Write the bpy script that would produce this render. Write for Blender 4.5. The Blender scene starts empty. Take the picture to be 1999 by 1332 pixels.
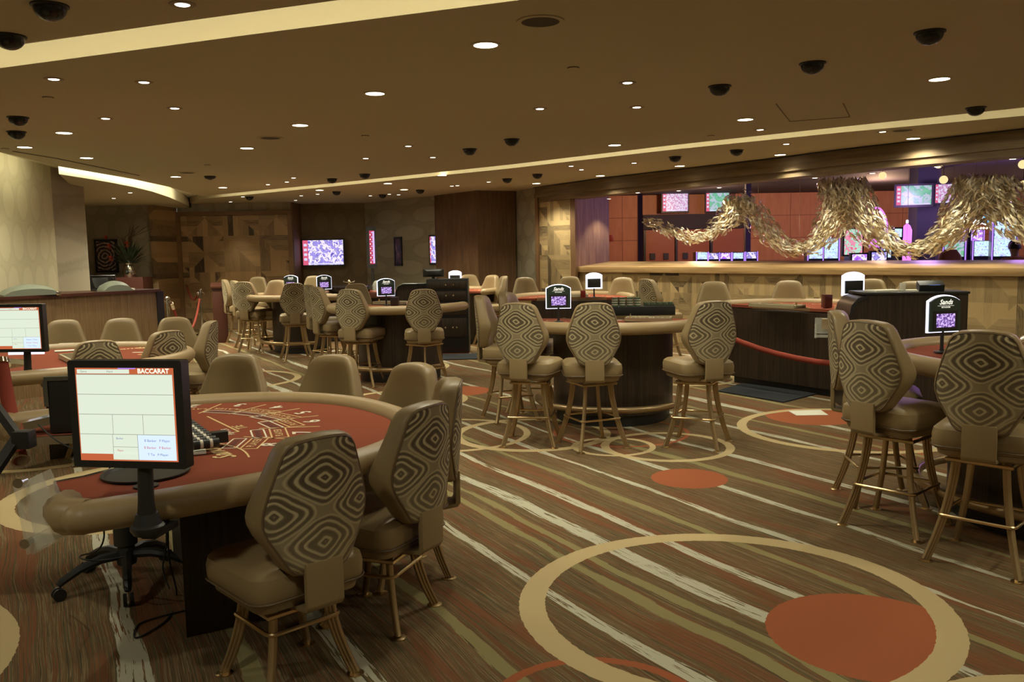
import bpy, bmesh, math, random
from mathutils import Vector, Matrix, noise
PI=math.pi; sin=math.sin; cos=math.cos
sc=bpy.context.scene; COL=sc.collection

# ---------------- camera, world, exposure ----------------
FPX,Y0,ROLL,HC=1680.,493.,.018,1.6
TH=math.atan((666-Y0)/FPX)
cam=bpy.data.cameras.new('camera'); camo=bpy.data.objects.new('camera',cam); COL.objects.link(camo); sc.camera=camo
cam.sensor_width=36; cam.lens=36*FPX/1999; cam.clip_start=.05; cam.clip_end=200
camo.matrix_world=Matrix.Translation((0,0,HC))@Matrix.Rotation(PI/2-TH,4,'X')@Matrix.Rotation(-ROLL,4,'Z')
w=bpy.data.worlds.new('world'); sc.world=w; w.use_nodes=True
w.node_tree.nodes['Background'].inputs[0].default_value=(1,.92,.70,1); w.node_tree.nodes['Background'].inputs[1].default_value=.05
sc.view_settings.view_transform='Standard'; sc.view_settings.look='None'; sc.view_settings.gamma=1
sc.view_settings.use_curve_mapping=False
sc.view_settings.exposure=1.0
LAMP=1.0      # one factor for the room's lamps
WARM=(1,.95,.72)

# ---------------- from a pixel of the photograph to a point in the room ----------------
_c,_s=cos(ROLL),sin(ROLL)
def ray(px,py):
    x,y=px-999.5,py-666; x,y=(_c*x-_s*y)/FPX,(_s*x+_c*y)/FPX
    return x,cos(TH)-y*sin(TH),-(y*cos(TH)+sin(TH))
def G(px,py,z=0.):
    r=ray(px,py);t=(z-HC)/r[2];return Vector((r[0]*t,r[1]*t,z))
def at(px,py,Y):
    r=ray(px,py);t=Y/r[1];return Vector((r[0]*t,Y,HC+r[2]*t))

# ---------------- materials ----------------
def lin(c):
    return tuple(((v/255)/12.92 if v/255<=.04045 else ((v/255+.055)/1.055)**2.4) for v in c)
def mat(name,col=(.5,.5,.5),rough=.5,metal=0.,emit=None,es=1.,bump=0.,bscale=200.,trans=0.,ior=1.45,alpha=1.,var=0.,spec=None):
    m=bpy.data.materials.new(name); m.use_nodes=True; nt=m.node_tree; b=nt.nodes['Principled BSDF']
    b.inputs['Base Color'].default_value=(*col,1); b.inputs['Roughness'].default_value=rough; b.inputs['Metallic'].default_value=metal
    b.inputs['IOR'].default_value=ior; b.inputs['Transmission Weight'].default_value=trans; b.inputs['Alpha'].default_value=alpha
    if spec is not None: b.inputs['Specular IOR Level'].default_value=spec
    if emit: b.inputs['Emission Color'].default_value=(*emit,1); b.inputs['Emission Strength'].default_value=es
    if bump or var:
        tc=nt.nodes.new('ShaderNodeTexCoord'); n=nt.nodes.new('ShaderNodeTexNoise'); n.inputs['Scale'].default_value=bscale; n.inputs['Detail'].default_value=3
        nt.links.new(tc.outputs['Object'],n.inputs['Vector'])
        if bump:
            bp=nt.nodes.new('ShaderNodeBump'); bp.inputs['Strength'].default_value=bump; bp.inputs['Distance'].default_value=.002
            nt.links.new(n.outputs['Fac'],bp.inputs['Height']); nt.links.new(bp.outputs['Normal'],b.inputs['Normal'])
        if var:
            mx=nt.nodes.new('ShaderNodeMix'); mx.data_type='RGBA'; nt.links.new(n.outputs['Fac'],mx.inputs[0])
            mx.inputs[6].default_value=(*[v*(1-var) for v in col],1); mx.inputs[7].default_value=(*[v*(1+var) for v in col],1)
            nt.links.new(mx.outputs[2],b.inputs['Base Color'])
    return m
class NG:
    """small helper for node graphs"""
    def __init__(s,name,rough=.6,metal=0.):
        s.m=bpy.data.materials.new(name); s.m.use_nodes=True; s.nt=s.m.node_tree; s.b=s.nt.nodes['Principled BSDF']
        s.b.inputs['Roughness'].default_value=rough; s.b.inputs['Metallic'].default_value=metal
    def n(s,t): return s.nt.nodes.new('ShaderNode'+t)
    def set(s,inp,v):
        if isinstance(v,bpy.types.NodeSocket): s.nt.links.new(v,inp)
        elif isinstance(v,(tuple,list)) and len(v)==3 and inp.type=='RGBA': inp.default_value=(*v,1)
        else: inp.default_value=v
    def M(s,op,a,b=0.,c=0.):
        q=s.n('Math'); q.operation=op
        s.set(q.inputs[0],a); s.set(q.inputs[1],b)
        if op in('COMPARE','MULTIPLY_ADD','SMOOTH_MIN'): s.set(q.inputs[2],c)
        return q.outputs[0]
    def pos(s,which='Object'):
        t=s.n('TexCoord'); x=s.n('SeparateXYZ'); s.nt.links.new(t.outputs[which],x.inputs[0]); return x.outputs[0],x.outputs[1],x.outputs[2]
    def comb(s,x,y,z=0.):
        q=s.n('CombineXYZ'); s.set(q.inputs[0],x); s.set(q.inputs[1],y); s.set(q.inputs[2],z); return q.outputs[0]
    def noise(s,vec,scale=1.,detail=2.,rough=.5):
        q=s.n('TexNoise'); s.set(q.inputs['Vector'],vec); q.inputs['Scale'].default_value=scale; q.inputs['Detail'].default_value=detail; q.inputs['Roughness'].default_value=rough; return q.outputs['Fac']
    def white(s,vec):
        q=s.n('TexWhiteNoise'); q.noise_dimensions='3D'; s.set(q.inputs['Vector'],vec); return q.outputs['Value']
    def ramp(s,f,stops,interp='LINEAR'):
        q=s.n('ValToRGB'); s.set(q.inputs[0],f); cr=q.color_ramp; cr.interpolation=interp
        while len(cr.elements)>1: cr.elements.remove(cr.elements[-1])
        cr.elements[0].position=stops[0][0]; cr.elements[0].color=(*stops[0][1],1)
        for p,c in stops[1:]:
            e=cr.elements.new(p); e.color=(*c,1)
        return q.outputs[0]
    def mix(s,f,a,b,mode='MIX'):
        q=s.n('Mix'); q.data_type='RGBA'; q.blend_type=mode; s.set(q.inputs[0],f); s.set(q.inputs[6],a); s.set(q.inputs[7],b); return q.outputs[2]
    def color(s,c): s.set(s.b.inputs['Base Color'],c)
    def emit(s,c,st): s.set(s.b.inputs['Emission Color'],c); s.b.inputs['Emission Strength'].default_value=st
    def bump(s,h,strength=.3,dist=.003):
        q=s.n('Bump'); q.inputs['Strength'].default_value=strength; q.inputs['Distance'].default_value=dist; s.set(q.inputs['Height'],h); s.nt.links.new(q.outputs[0],s.b.inputs['Normal'])

# ---------------- mesh building ----------------
class MB:
    def __init__(s): s.v=[];s.f=[];s.mi=[]
    def add(s,vs,fs,mi=0):
        o=len(s.v); s.v+=[tuple(v) for v in vs]; s.f+=[tuple(i+o for i in f) for f in fs]; s.mi+=[mi]*len(fs); return s
    def box(s,c,d,rz=0.,mi=0,M=None):
        vs=[]
        for z in(-.5,.5):
            for x,y in((-.5,-.5),(.5,-.5),(.5,.5),(-.5,.5)):
                p=Vector((x*d[0],y*d[1],z*d[2]))
                if M is not None: p=M@p
                else: p=Matrix.Rotation(rz,3,'Z')@p
                vs.append(p+Vector(c))
        return s.add(vs,[(3,2,1,0),(4,5,6,7),(0,1,5,4),(1,2,6,5),(2,3,7,6),(3,0,4,7)],mi)
    def loft(s,loops,c0=True,c1=True,mi=0,closed=True):
        n=len(loops[0]); vs=[p for l in loops for p in l]; fs=[]
        for k in range(len(loops)-1):
            for i in range(n if closed else n-1):
                j=(i+1)%n; fs.append((k*n+i,k*n+j,(k+1)*n+j,(k+1)*n+i))
        if c0: fs.append(tuple(range(n-1,-1,-1)))
        if c1: fs.append(tuple((len(loops)-1)*n+i for i in range(n)))
        return s.add(vs,fs,mi)
    def tube(s,pts,r,n=8,mi=0,closed=False,caps=True):
        pts=[Vector(p) for p in pts]; N=len(pts); R=r if isinstance(r,(list,tuple)) else [r]*N
        T=[]
        for i in range(N):
            a=pts[i-1] if (i or closed) else pts[0]; b=pts[(i+1)%N] if (i<N-1 or closed) else pts[-1]; T.append((b-a).normalized())
        u=T[0].orthogonal().normalized(); loops=[]
        for i in range(N):
            u=(u-T[i]*u.dot(T[i])).normalized(); v=T[i].cross(u)
            loops.append([pts[i]+(u*cos(2*PI*k/n)+v*sin(2*PI*k/n))*R[i] for k in range(n)])
        if closed: loops.append(loops[0]); caps=False
        return s.loft(loops,caps,caps,mi)
    def cyl(s,a,b,r,n=16,mi=0,r1=None): return s.tube([a,b],[r,r if r1 is None else r1],n,mi)
    def lathe(s,prof,c=(0,0,0),n=24,mi=0,M=None):
        loops=[]
        for r,z in prof:
            l=[]
            for k in range(n):
                p=Vector((r*cos(2*PI*k/n),r*sin(2*PI*k/n),z))
                if M is not None: p=M@p
                l.append(p+Vector(c))
            loops.append(l)
        if prof[0][0]>.01 and prof[-1][0]>.01: return s.loft(loops+[loops[0]],False,False,mi)
        return s.loft(loops,True,True,mi)
    def prism(s,poly,z0,z1,mi=0,mi_side=None):
        """any simple polygon, flat caps triangulated"""
        n=len(poly); bm=bmesh.new(); vs=[bm.verts.new((p[0],p[1],0)) for p in poly]; es=[bm.edges.new((vs[i],vs[(i+1)%n])) for i in range(n)]
        for i,v in enumerate(vs): v.index=i
        r=bmesh.ops.triangle_fill(bm,use_beauty=True,edges=es); tr=[]
        for f in bm.faces:
            idx=[v.index for v in f.verts]
            if f.normal.z<0: idx=idx[::-1]
            tr.append(idx)
        bm.free()
        area=sum(poly[i][0]*poly[(i+1)%n][1]-poly[(i+1)%n][0]*poly[i][1] for i in range(n))
        V=[(p[0],p[1],z0) for p in poly]+[(p[0],p[1],z1) for p in poly]
        s.add(V,[tuple(t[::-1]) for t in tr],mi); s.add(V,[tuple(i+n for i in t) for t in tr],mi if mi_side is None else mi_side)
        sd=[]
        for i in range(n):
            j=(i+1)%n; sd.append((i,j,j+n,i+n) if area>0 else (j,i,i+n,j+n))
        return s.add(V,sd,mi if mi_side is None else mi_side)
    def sweep(s,path,prof,mi=0,closed=False,up=(0,0,1)):
        """path: list of 2D/3D points; prof: closed section (o,z), o to the path's right"""
        P=[Vector((p[0],p[1],p[2] if len(p)>2 else 0)) for p in path]; N=len(P); loops=[]
        for i in range(N):
            if closed: a,b=P[i-1],P[(i+1)%N]
            else: a,b=P[max(i-1,0)],P[min(i+1,N-1)]
            t=(b-a); t.z=0; t.normalize(); r=Vector((t.y,-t.x,0))
            k=1.
            if (closed or 0<i<N-1):
                t1=(P[i]-P[i-1]); t1.z=0; t1.normalize(); k=1/max(.5,abs(t1.dot(t)))
            loops.append([P[i]+r*(o*k)+Vector((0,0,z)) for o,z in prof])
        if closed: loops.append(loops[0])
        return s.loft(loops,not closed,not closed,mi)
    def quad(s,a,b,c,d,mi=0): return s.add([a,b,c,d],[(0,1,2,3)],mi)
    def build(s,name,mats,parent=None,loc=None,rot=None,sharp=38,bevel=0.,recalc=True):
        me=bpy.data.meshes.new(name); me.from_pydata([tuple(v) for v in s.v],[],s.f)
        if not isinstance(mats,(list,tuple)): mats=[mats]
        for m in mats: me.materials.append(m)
        for p,k in zip(me.polygons,s.mi): p.material_index=k
        if bevel or recalc:
            bm=bmesh.new(); bm.from_mesh(me)
            bmesh.ops.recalc_face_normals(bm,faces=bm.faces)
            if bevel:
                bmesh.ops.remove_doubles(bm,verts=bm.verts,dist=1e-5)
                es=[e for e in bm.edges if len(e.link_faces)==2 and e.calc_face_angle(0)>.6]
                bmesh.ops.bevel(bm,geom=es,offset=bevel,segments=2,affect='EDGES',profile=.6)
            bm.to_mesh(me); bm.free()
        if sharp: me.shade_smooth(); me.set_sharp_from_angle(angle=math.radians(sharp))
        o=bpy.data.objects.new(name,me); COL.objects.link(o)
        if parent is not None: o.parent=parent
        if loc is not None: o.location=loc
        if rot is not None: o.rotation_euler=rot
        return o
def thing(name,label,cat,loc=(0,0,0),rz=0.,group=None):
    o=bpy.data.objects.new(name,None); COL.objects.link(o); o.location=loc; o.rotation_euler=(0,0,rz); o.empty_display_size=.1
    o['label']=label; o['category']=cat
    if group: o['group']=group
    return o
def tag(o,label,cat,group=None,kind=None):
    o['label']=label; o['category']=cat
    if group: o['group']=group
    if kind: o['kind']=kind
    return o
def struct(name,mb,mats,label=None,**k):
    o=mb.build(name,mats,**k); o['kind']='structure'
    if label: o['label']=label
    return o
def kids(o): return [c for c in o.children]
def dup(o,parent=None,loc=None,rz=None,label=None,group=None,D=None):
    c=o.copy(); COL.objects.link(c)
    if parent is not None: c.parent=parent
    for ch in CH.get(o.name,kids(o)): dup(ch,c)
    if loc is not None: c.location=loc
    if rz is not None: c.rotation_euler=(0,0,rz)
    if label: c['label']=label
    if group: c['group']=group
    return c
CH={}
def rrect(hx,hy,r,n=5,cx=0,cy=0):
    out=[]
    for sx,sy,a in((1,1,0),(-1,1,PI/2),(-1,-1,PI),(1,-1,1.5*PI)):
        for k in range(n+1):
            t=a+PI/2*k/n; out.append((cx+sx*(hx-r)+r*cos(t),cy+sy*(hy-r)+r*sin(t)))
    return out
_tx={}
def text_geo(txt,size=1.,shear=0.,ext=0.,bold=0.):
    key=(txt,shear,bold)
    if key not in _tx:
        c=bpy.data.curves.new('t','FONT'); c.body=txt; c.size=1; c.shear=shear; c.offset=bold; c.align_x='CENTER'; c.align_y='CENTER'; c.resolution_u=2
        o=bpy.data.objects.new('t',c); COL.objects.link(o); dg=bpy.context.evaluated_depsgraph_get(); oe=o.evaluated_get(dg); me=oe.to_mesh()
        _tx[key]=([tuple(v.co) for v in me.vertices],[tuple(p.vertices) for p in me.polygons]); oe.to_mesh_clear()
        bpy.data.objects.remove(o); bpy.data.curves.remove(c)
    v,f=_tx[key]; return [(x*size,y*size,0.) for x,y,z in v],f
def put_text(mb,txt,size,M,shear=0.,mi=0,bold=0.,sx=1.):
    v,f=text_geo(txt,1.,shear,bold=bold); mb.add([M@Vector((x*size*sx,y*size,0)) for x,y,z in v],f,mi)
# ---------------- the materials of the place ----------------
def leather(name,c): return mat(name,c,rough=.42,bump=.12,bscale=350,var=.06)
LEA=leather('tan_leather',(.25,.178,.088)); LEA_D=leather('seam_leather',(.13,.085,.045))
RAILM=leather('rail_leather',(.30,.21,.105))
BRASS=mat('brass',(.62,.47,.26),rough=.28,metal=1.); BRONZE=mat('reeded_bronze',(.40,.285,.15),rough=.38,metal=.75)
CHROME=mat('chrome',(.75,.73,.68),rough=.12,metal=1.); BLACKM=mat('black_metal',(.02,.02,.02),rough=.4); BLACKP=mat('black_plastic',(.018,.018,.017),rough=.45)
GREYP=mat('grey_plastic',(.11,.105,.085),rough=.5); RUBBER=mat('rubber',(.015,.015,.014),rough=.7)
DOME=mat('smoked_dome',(.008,.008,.008),rough=.08,bump=.9,bscale=60)
PAINT=mat('beige_paint',(.47,.405,.265),rough=.9); CREAM=mat('cream_paint',(.80,.77,.58),rough=.9)
FELT=mat('red_felt',(.215,.058,.032),rough=1.,bump=.25,bscale=600,var=.05,spec=.1); FELT_Y=mat('gold_print',(.62,.42,.20),rough=.9); FELT_W=mat('white_print',(.68,.62,.5),rough=.9); FELT_K=mat('dark_print',(.10,.04,.04),rough=.9)
LED=mat('led_strip',(.8,.8,.8),emit=(.62,.66,1.),es=3.); LEDW=mat('lamp_lens',(1,1,1),emit=(1,.93,.68),es=5.); LEDS=mat('spot_lens',(1,1,1),emit=(1,.93,.74),es=3.5); COVE=mat('cove_light',(1,1,1),emit=(1,.96,.74),es=7.)
ROPE=mat('red_velvet',(.25,.04,.022),rough=.9); MATC=mat('blue_black_mat',(.022,.025,.03),rough=1.,bump=.4,bscale=300); PAPER=mat('white_paper',(.72,.70,.6),rough=.8)
GLASS=mat('clear_acrylic',(.80,.80,.70),rough=.05,alpha=.26); HOLE=mat('dark_grille',(.07,.053,.035),rough=.8)
def wood_stripes(name,c0,c1,sx=60,dim=None,rough=.45,axis='xy'):
    g=NG(name,rough); x,y,z=g.pos('Object'); a=g.M('ADD',x,g.M('MULTIPLY',y,1.01))
    f=g.noise(g.comb(g.M('MULTIPLY',a,sx),g.M('MULTIPLY',z,1.2),0.),1.,3.,.7)
    g.color(g.ramp(f,[(.32,c0),(.5,tuple((p+q)/2 for p,q in zip(c0,c1))),(.62,c1),(.72,c0)])); g.bump(f,.05); return g.m
EBONY=wood_stripes('macassar_ebony',(.012,.009,.007),(.05,.03,.018),42,rough=.35)
OAKV=wood_stripes('vertical_veneer',(.17,.10,.045),(.30,.19,.09),45)
VENEER=wood_stripes('brown_veneer',(.085,.042,.018),(.16,.085,.036),30)
REDW=mat('red_brown_wood',(.075,.025,.016),rough=.35)
def longwood(name,cs,ro):
    g=NG(name,ro); x,y,z=g.pos('Object'); a=g.M('SUBTRACT',g.M('MULTIPLY',x,.6),g.M('MULTIPLY',y,.8))
    f=g.noise(g.comb(g.M('MULTIPLY',a,.7),g.M('MULTIPLY',z,16.),g.M('MULTIPLY',g.M('ADD',x,y),3.)),1.6,3.)
    g.color(g.ramp(f,[(.3,cs[0]),(.5,cs[1]),(.7,cs[2])])); return g.m
MAPLE=longwood('honey_maple',((.27,.155,.065),(.40,.25,.11),(.50,.33,.15)),.4); BEAMW=longwood('brown_beam_wood',((.13,.085,.042),(.17,.115,.058),(.22,.15,.075)),.65)
FRAMEW=mat('orange_wood_frame',(.18,.095,.04),rough=.6,var=.15,bscale=12)
def parquet(name,light,dark,cell=.74,ax=(1.,0.)):
    g=NG(name,.55); x,y,z=g.pos('Object')
    a=g.M('ADD',g.M('MULTIPLY',x,ax[0]),g.M('MULTIPLY',y,ax[1]))
    u=g.M('DIVIDE',a,cell); v=g.M('DIVIDE',g.M('ADD',z,.32),cell)
    iu=g.M('FLOOR',u); iv=g.M('FLOOR',v); fu=g.M('SUBTRACT',g.M('SUBTRACT',u,iu),.5); fv=g.M('SUBTRACT',g.M('SUBTRACT',v,iv),.5)
    r1=g.white(g.comb(iu,iv,3.)); flip=g.M('GREATER_THAN',r1,.42)
    diag=g.M('GREATER_THAN',g.M('ABSOLUTE',fu),g.M('ABSOLUTE',fv))            # four triangles meeting in the middle
    half=g.M('GREATER_THAN',g.M('ADD',fu,fv),0.)                               # plain two triangles
    h=g.M('ADD',g.M('MULTIPLY',flip,diag),g.M('MULTIPLY',g.M('SUBTRACT',1.,flip),half))
    # grain coordinates: along / across
    ac=g.M('ADD',g.M('MULTIPLY',h,v),g.M('MULTIPLY',g.M('SUBTRACT',1.,h),u)); al=g.M('ADD',g.M('MULTIPLY',h,u),g.M('MULTIPLY',g.M('SUBTRACT',1.,h),v))
    pl=g.M('FLOOR',g.M('MULTIPLY',ac,7.)); tone=g.white(g.comb(pl,iu,g.M('ADD',iv,g.M('MULTIPLY',h,7.))))
    gr=g.noise(g.comb(g.M('MULTIPLY',ac,60.),g.M('MULTIPLY',al,3.),0.),1.,3.,.65)
    f=g.M('ADD',g.M('MULTIPLY',tone,.50),g.M('ADD',g.M('MULTIPLY',gr,.52),g.M('MULTIPLY',g.white(g.comb(iu,iv,h)),.22)))
    mid=tuple((p+q)/2 for p,q in zip(light,dark))
    g.color(g.ramp(f,[(.32,dark),(.48,mid),(.85,light)])); return g.m
PARQ=parquet('parquet_dark',(.42,.26,.12),(.045,.026,.014),.80)
PARQ2=parquet('parquet_light',(.52,.37,.18),(.06,.038,.02),.62,(.6,-.8))
def wallpaper(name,c,c2,cell=.36,ax=(1.,0.)):
    g=NG(name,.8); x,y,z=g.pos('Object'); a=g.M('ADD',g.M('MULTIPLY',x,ax[0]),g.M('MULTIPLY',y,ax[1]))
    u=g.M('DIVIDE',a,cell); v=g.M('DIVIDE',z,cell*1.25); iv=g.M('FLOOR',v)
    u=g.M('ADD',u,g.M('MULTIPLY',g.M('FLOORED_MODULO',iv,2.),.5)); iu=g.M('FLOOR',u)
    fu=g.M('SUBTRACT',g.M('SUBTRACT',u,iu),.5); fv=g.M('SUBTRACT',g.M('SUBTRACT',v,iv),.5)
    j=g.M('MULTIPLY',g.M('SUBTRACT',g.white(g.comb(iu,iv,1.)),.5),.16)
    d=g.M('SQRT',g.M('ADD',g.M('POWER',g.M('ABSOLUTE',g.M('ADD',fu,j)),2.),g.M('MULTIPLY',g.M('POWER',g.M('ABSOLUTE',fv),2.),.8)))
    ring=g.M('ADD',g.M('MULTIPLY',g.noise(g.comb(a,z,y),14.,4.),.16),d)
    t=g.ramp(ring,[(.25,c),(.42,c),(.50,c2),(.58,tuple((p+q*2)/3 for p,q in zip(c,c2)))])
    g.color(t); g.bump(g.noise(g.comb(a,z,y),120.,2.),.15); return g.m
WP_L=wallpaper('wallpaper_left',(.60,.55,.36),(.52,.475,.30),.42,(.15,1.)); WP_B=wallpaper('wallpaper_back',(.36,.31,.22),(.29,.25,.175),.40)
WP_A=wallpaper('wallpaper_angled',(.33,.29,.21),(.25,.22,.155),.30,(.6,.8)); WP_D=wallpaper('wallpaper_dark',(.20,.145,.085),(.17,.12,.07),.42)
def orange_wall():
    g=NG('orange_panel',.6); x,y,z=g.pos('Object'); f=g.noise(g.comb(g.M('MULTIPLY',x,6.),z,y),1.5,3.)
    fx=g.M('FRACT',g.M('DIVIDE',x,1.55)); fz=g.M('FRACT',g.M('DIVIDE',z,.62)); ln=g.M('MAXIMUM',g.M('LESS_THAN',fx,.012),g.M('LESS_THAN',fz,.03))
    g.color(g.mix(g.M('MULTIPLY',ln,.7),g.ramp(f,[(.3,(.36,.15,.075)),(.7,(.44,.20,.105))]),(.11,.03,.016))); return g.m
ORANGE=orange_wall(); REDDOOR=mat('red_door_wood',(.27,.085,.042),rough=.5,var=.1,bscale=4); DARKB=mat('dark_blue_ceiling',(.035,.03,.045),rough=.8); DKCOL=mat('dark_column',(.03,.032,.035),rough=.5)

# chair fabric: rounded diamonds inside diamonds
def fabric():
    g=NG('diamond_fabric',.85); x,y,z=g.pos('Object')
    wv=g.M('MULTIPLY',g.M('SUBTRACT',g.noise(g.comb(x,z,0.),9.,1.),.5),.022); X=g.M('ADD',x,wv)
    Z=g.M('ADD',g.M('SUBTRACT',z,.352),g.M('MULTIPLY',g.M('SUBTRACT',g.noise(g.comb(z,x,4.),9.,1.),.5),.022))
    A=g.M('DIVIDE',X,.345); B=g.M('DIVIDE',Z,.235)
    u=g.M('ADD',A,B); v=g.M('SUBTRACT',A,B); iu=g.M('ROUND',u); iv=g.M('ROUND',v)
    fu=g.M('ABSOLUTE',g.M('SUBTRACT',u,iu)); fv=g.M('ABSOLUTE',g.M('SUBTRACT',v,iv))
    d=g.M('MULTIPLY',g.M('POWER',g.M('ADD',g.M('POWER',fu,4.2),g.M('POWER',fv,4.2)),1/4.2),2.)
    jit=g.M('MULTIPLY',g.M('SUBTRACT',g.white(g.comb(iu,iv,0.)),.5),.05); d=g.M('ADD',d,g.M('MULTIPLY',jit,g.M('SUBTRACT',1.,d))); d=g.M('ADD',d,g.M('MULTIPLY',g.M('SUBTRACT',g.noise(g.comb(x,z,7.),14.,2.),.5),.13))
    L=(.44,.365,.215); D_=(.082,.058,.031); K=(.13,.098,.056); Mi=(.24,.19,.112)
    st=[(0.,Mi),(.05,D_),(.11,D_),(.14,L),(.20,L),(.23,K),(.31,D_),(.40,D_),(.43,Mi),(.46,L),(.51,L),(.54,D_),(.62,D_),(.66,K),(.70,L),(.75,L),(.78,K),(.82,D_),(.87,D_),(.90,Mi),(.95,L),(1.,Mi)]
    c=g.ramp(d,st)
    z1=g.M('MINIMUM',g.M('MAXIMUM',g.M('MULTIPLY',g.M('SUBTRACT',.36,z),3.),0.),1.)
    c=g.mix(g.M('MULTIPLY',z1,.28),c,L)
    g.color(c); g.bump(g.noise(g.comb(x,z,y),500.,2.),.25); return g.m
FAB=fabric()

# carpet
def carpet():
    g=NG('carpet',1.); x,y,z=g.pos('Object'); g.b.inputs['Specular IOR Level'].default_value=.05
    ex,ey=.5,-.866
    s=g.M('ADD',g.M('MULTIPLY',x,ex),g.M('MULTIPLY',y,ey)); t=g.M('ADD',g.M('MULTIPLY',x,-ey),g.M('MULTIPLY',y,ex))
    wp=g.M('MULTIPLY',g.M('SUBTRACT',g.noise(g.comb(g.M('MULTIPLY',s,.75),g.M('MULTIPLY',t,.8),0.),1.,1.5),.5),.17)
    tw=g.M('ADD',t,wp)
    # fine yarn lines along s
    fine=g.noise(g.comb(g.M('MULTIPLY',s,.7),g.M('MULTIPLY',tw,135.),0.),1.,2.,.6); fine2=g.noise(g.comb(g.M('MULTIPLY',s,2.6),g.M('MULTIPLY',tw,60.),8.),1.,3.,.7)
    wide=g.noise(g.comb(g.M('MULTIPLY',s,.35),g.M('MULTIPLY',tw,3.2),3.),1.,2.)
    O=(.19,.075,.036); B=(.125,.088,.045); Gn=(.115,.11,.058); T=(.25,.185,.10)
    base=g.ramp(g.M('ADD',g.M('MULTIPLY',fine,.75),g.M('MULTIPLY',fine2,.25)),[(.36,Gn),(.42,(.07,.052,.03)),(.455,B),(.48,T),(.515,B),(.545,(.19,.075,.036)),(.565,(.17,.075,.036)),(.585,(.08,.06,.032)),(.62,Gn)])
    ob=g.ramp(wide,[(.53,(0,0,0)),(.565,(.75,.75,.75)),(.60,(.75,.75,.75)),(.64,(0,0,0))])
    base=g.mix(g.M('MULTIPLY',ob,g.M('GREATER_THAN',fine,.41)),base,O)
    # named stripes: position in one period of the pattern
    PER=5.2
    f=g.M('FRACT',g.M('DIVIDE',g.M('ADD',tw,.15),PER))
    edge=g.M('MULTIPLY',g.M('SUBTRACT',fine2,.5),.012); wob=g.M('MULTIPLY',g.M('SUBTRACT',g.noise(g.comb(g.M('MULTIPLY',s,.8),g.M('MULTIPLY',tw,1.5),9.),1.,2.),.5),.016)
    f2=g.M('ADD',f,g.M('ADD',edge,0.))
    whites=[(.33,.075),(1.05,.085),(2.12,.07),(2.72,.10),(3.02,.06),(3.60,.06),(4.05,.05),(4.75,.075)]
    khaki=[(.70,.06),(1.55,.06),(2.42,.05),(2.55,.04),(3.32,.05),(4.35,.05)]
    W=None
    def band(L):
        out=None
        for c,wd in L:
            q=g.M('LESS_THAN',g.M('SUBTRACT',g.M('ABSOLUTE',g.M('SUBTRACT',f2,(c+.15)/PER)),wob),wd*.5/PER); out=q if out is None else g.M('MAXIMUM',out,q)
        return out
    wsk=g.M('MULTIPLY',band(whites),g.M('GREATER_THAN',fine2,.43)); ksk=g.M('MULTIPLY',band(khaki),.85)
    base=g.mix(ksk,base,(.27,.235,.11)); base=g.mix(g.M('MULTIPLY',wsk,.92),base,(.50,.48,.37))
    def dist(cx,cy): return g.M('SQRT',g.M('ADD',g.M('POWER',g.M('ABSOLUTE',g.M('SUBTRACT',x,cx)),2.),g.M('POWER',g.M('ABSOLUTE',g.M('SUBTRACT',y,cy)),2.)))
    rag=g.M('MULTIPLY',g.M('SUBTRACT',g.noise(g.comb(x,y,0.),30.,1.),.5),.012)
    CR=(.50,.385,.21); OR=(.33,.105,.048)
    def disc(base,cx,cy,r,c): return g.mix(g.M('LESS_THAN',g.M('ADD',dist(cx,cy),rag),r),base,c)
    def ring(base,cx,cy,r,wd,c,gate=None):
        q=g.M('LESS_THAN',g.M('ABSOLUTE',g.M('SUBTRACT',g.M('ADD',dist(cx,cy),rag),r-wd/2)),wd/2); return g.mix(q,base,c)
    for a in [(.276,2.86,.40,.045,OR),(-2.0,8.2,.9,.06,OR),(.95,7.5,.6,.04,OR),(3.6,6.6,.5,.05,OR)]: base=ring(base,*a)
    q=g.M('MULTIPLY',g.M('LESS_THAN',g.M('ADD',dist(1.47,3.42),rag),.425),g.M('LESS_THAN',dist(.97,3.765),.85)); base=g.mix(q,base,OR)
    for a in [(1.226,5.911,.265,OR),(2.83,8.05,.42,OR),(-.62,9.95,.36,OR),(-2.2,11.2,.35,OR),(-5.0,6.5,.4,OR),(-1.0,13.5,.4,OR),(4.6,4.0,.4,OR),(-3.107,3.016,1.108,CR)]: base=disc(base,*a)
    for a in [(.97,3.765,.96,.12,CR),(.157,7.5,.70,.085,CR),(-.55,7.54,.70,.06,CR),(1.253,6.92,.54,.07,CR),(.816,6.94,.345,.05,CR),(2.97,7.48,.965,.085,CR),(1.815,2.416,.647,.11,CR),(-2.53,5.85,.95,.13,CR),(-1.2,9.4,.7,.08,CR),(-1.7,12.2,.8,.08,CR),(-3.7,11.2,.9,.09,CR),(2.2,10.6,.6,.08,CR),(-4.0,7.2,.8,.09,CR)]: base=ring(base,*a)
    g.color(base); g.bump(g.noise(g.comb(x,y,z),700.,2.),.5,.004); return g.m
CARPET=carpet()
def tv_pic(name,c0,c1,c2,scale=6.,es=1.6):
    g=NG(name,.3); x,y,z=g.pos('Object'); f=g.noise(g.comb(x,z,0.),scale,3.,.6); c=g.ramp(f,[(.3,c0),(.42,c1),(.47,c0),(.5,c2),(.56,c2),(.6,c1),(.66,c0)]); g.color((0,0,0)); g.emit(c,es); return g.m
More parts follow.
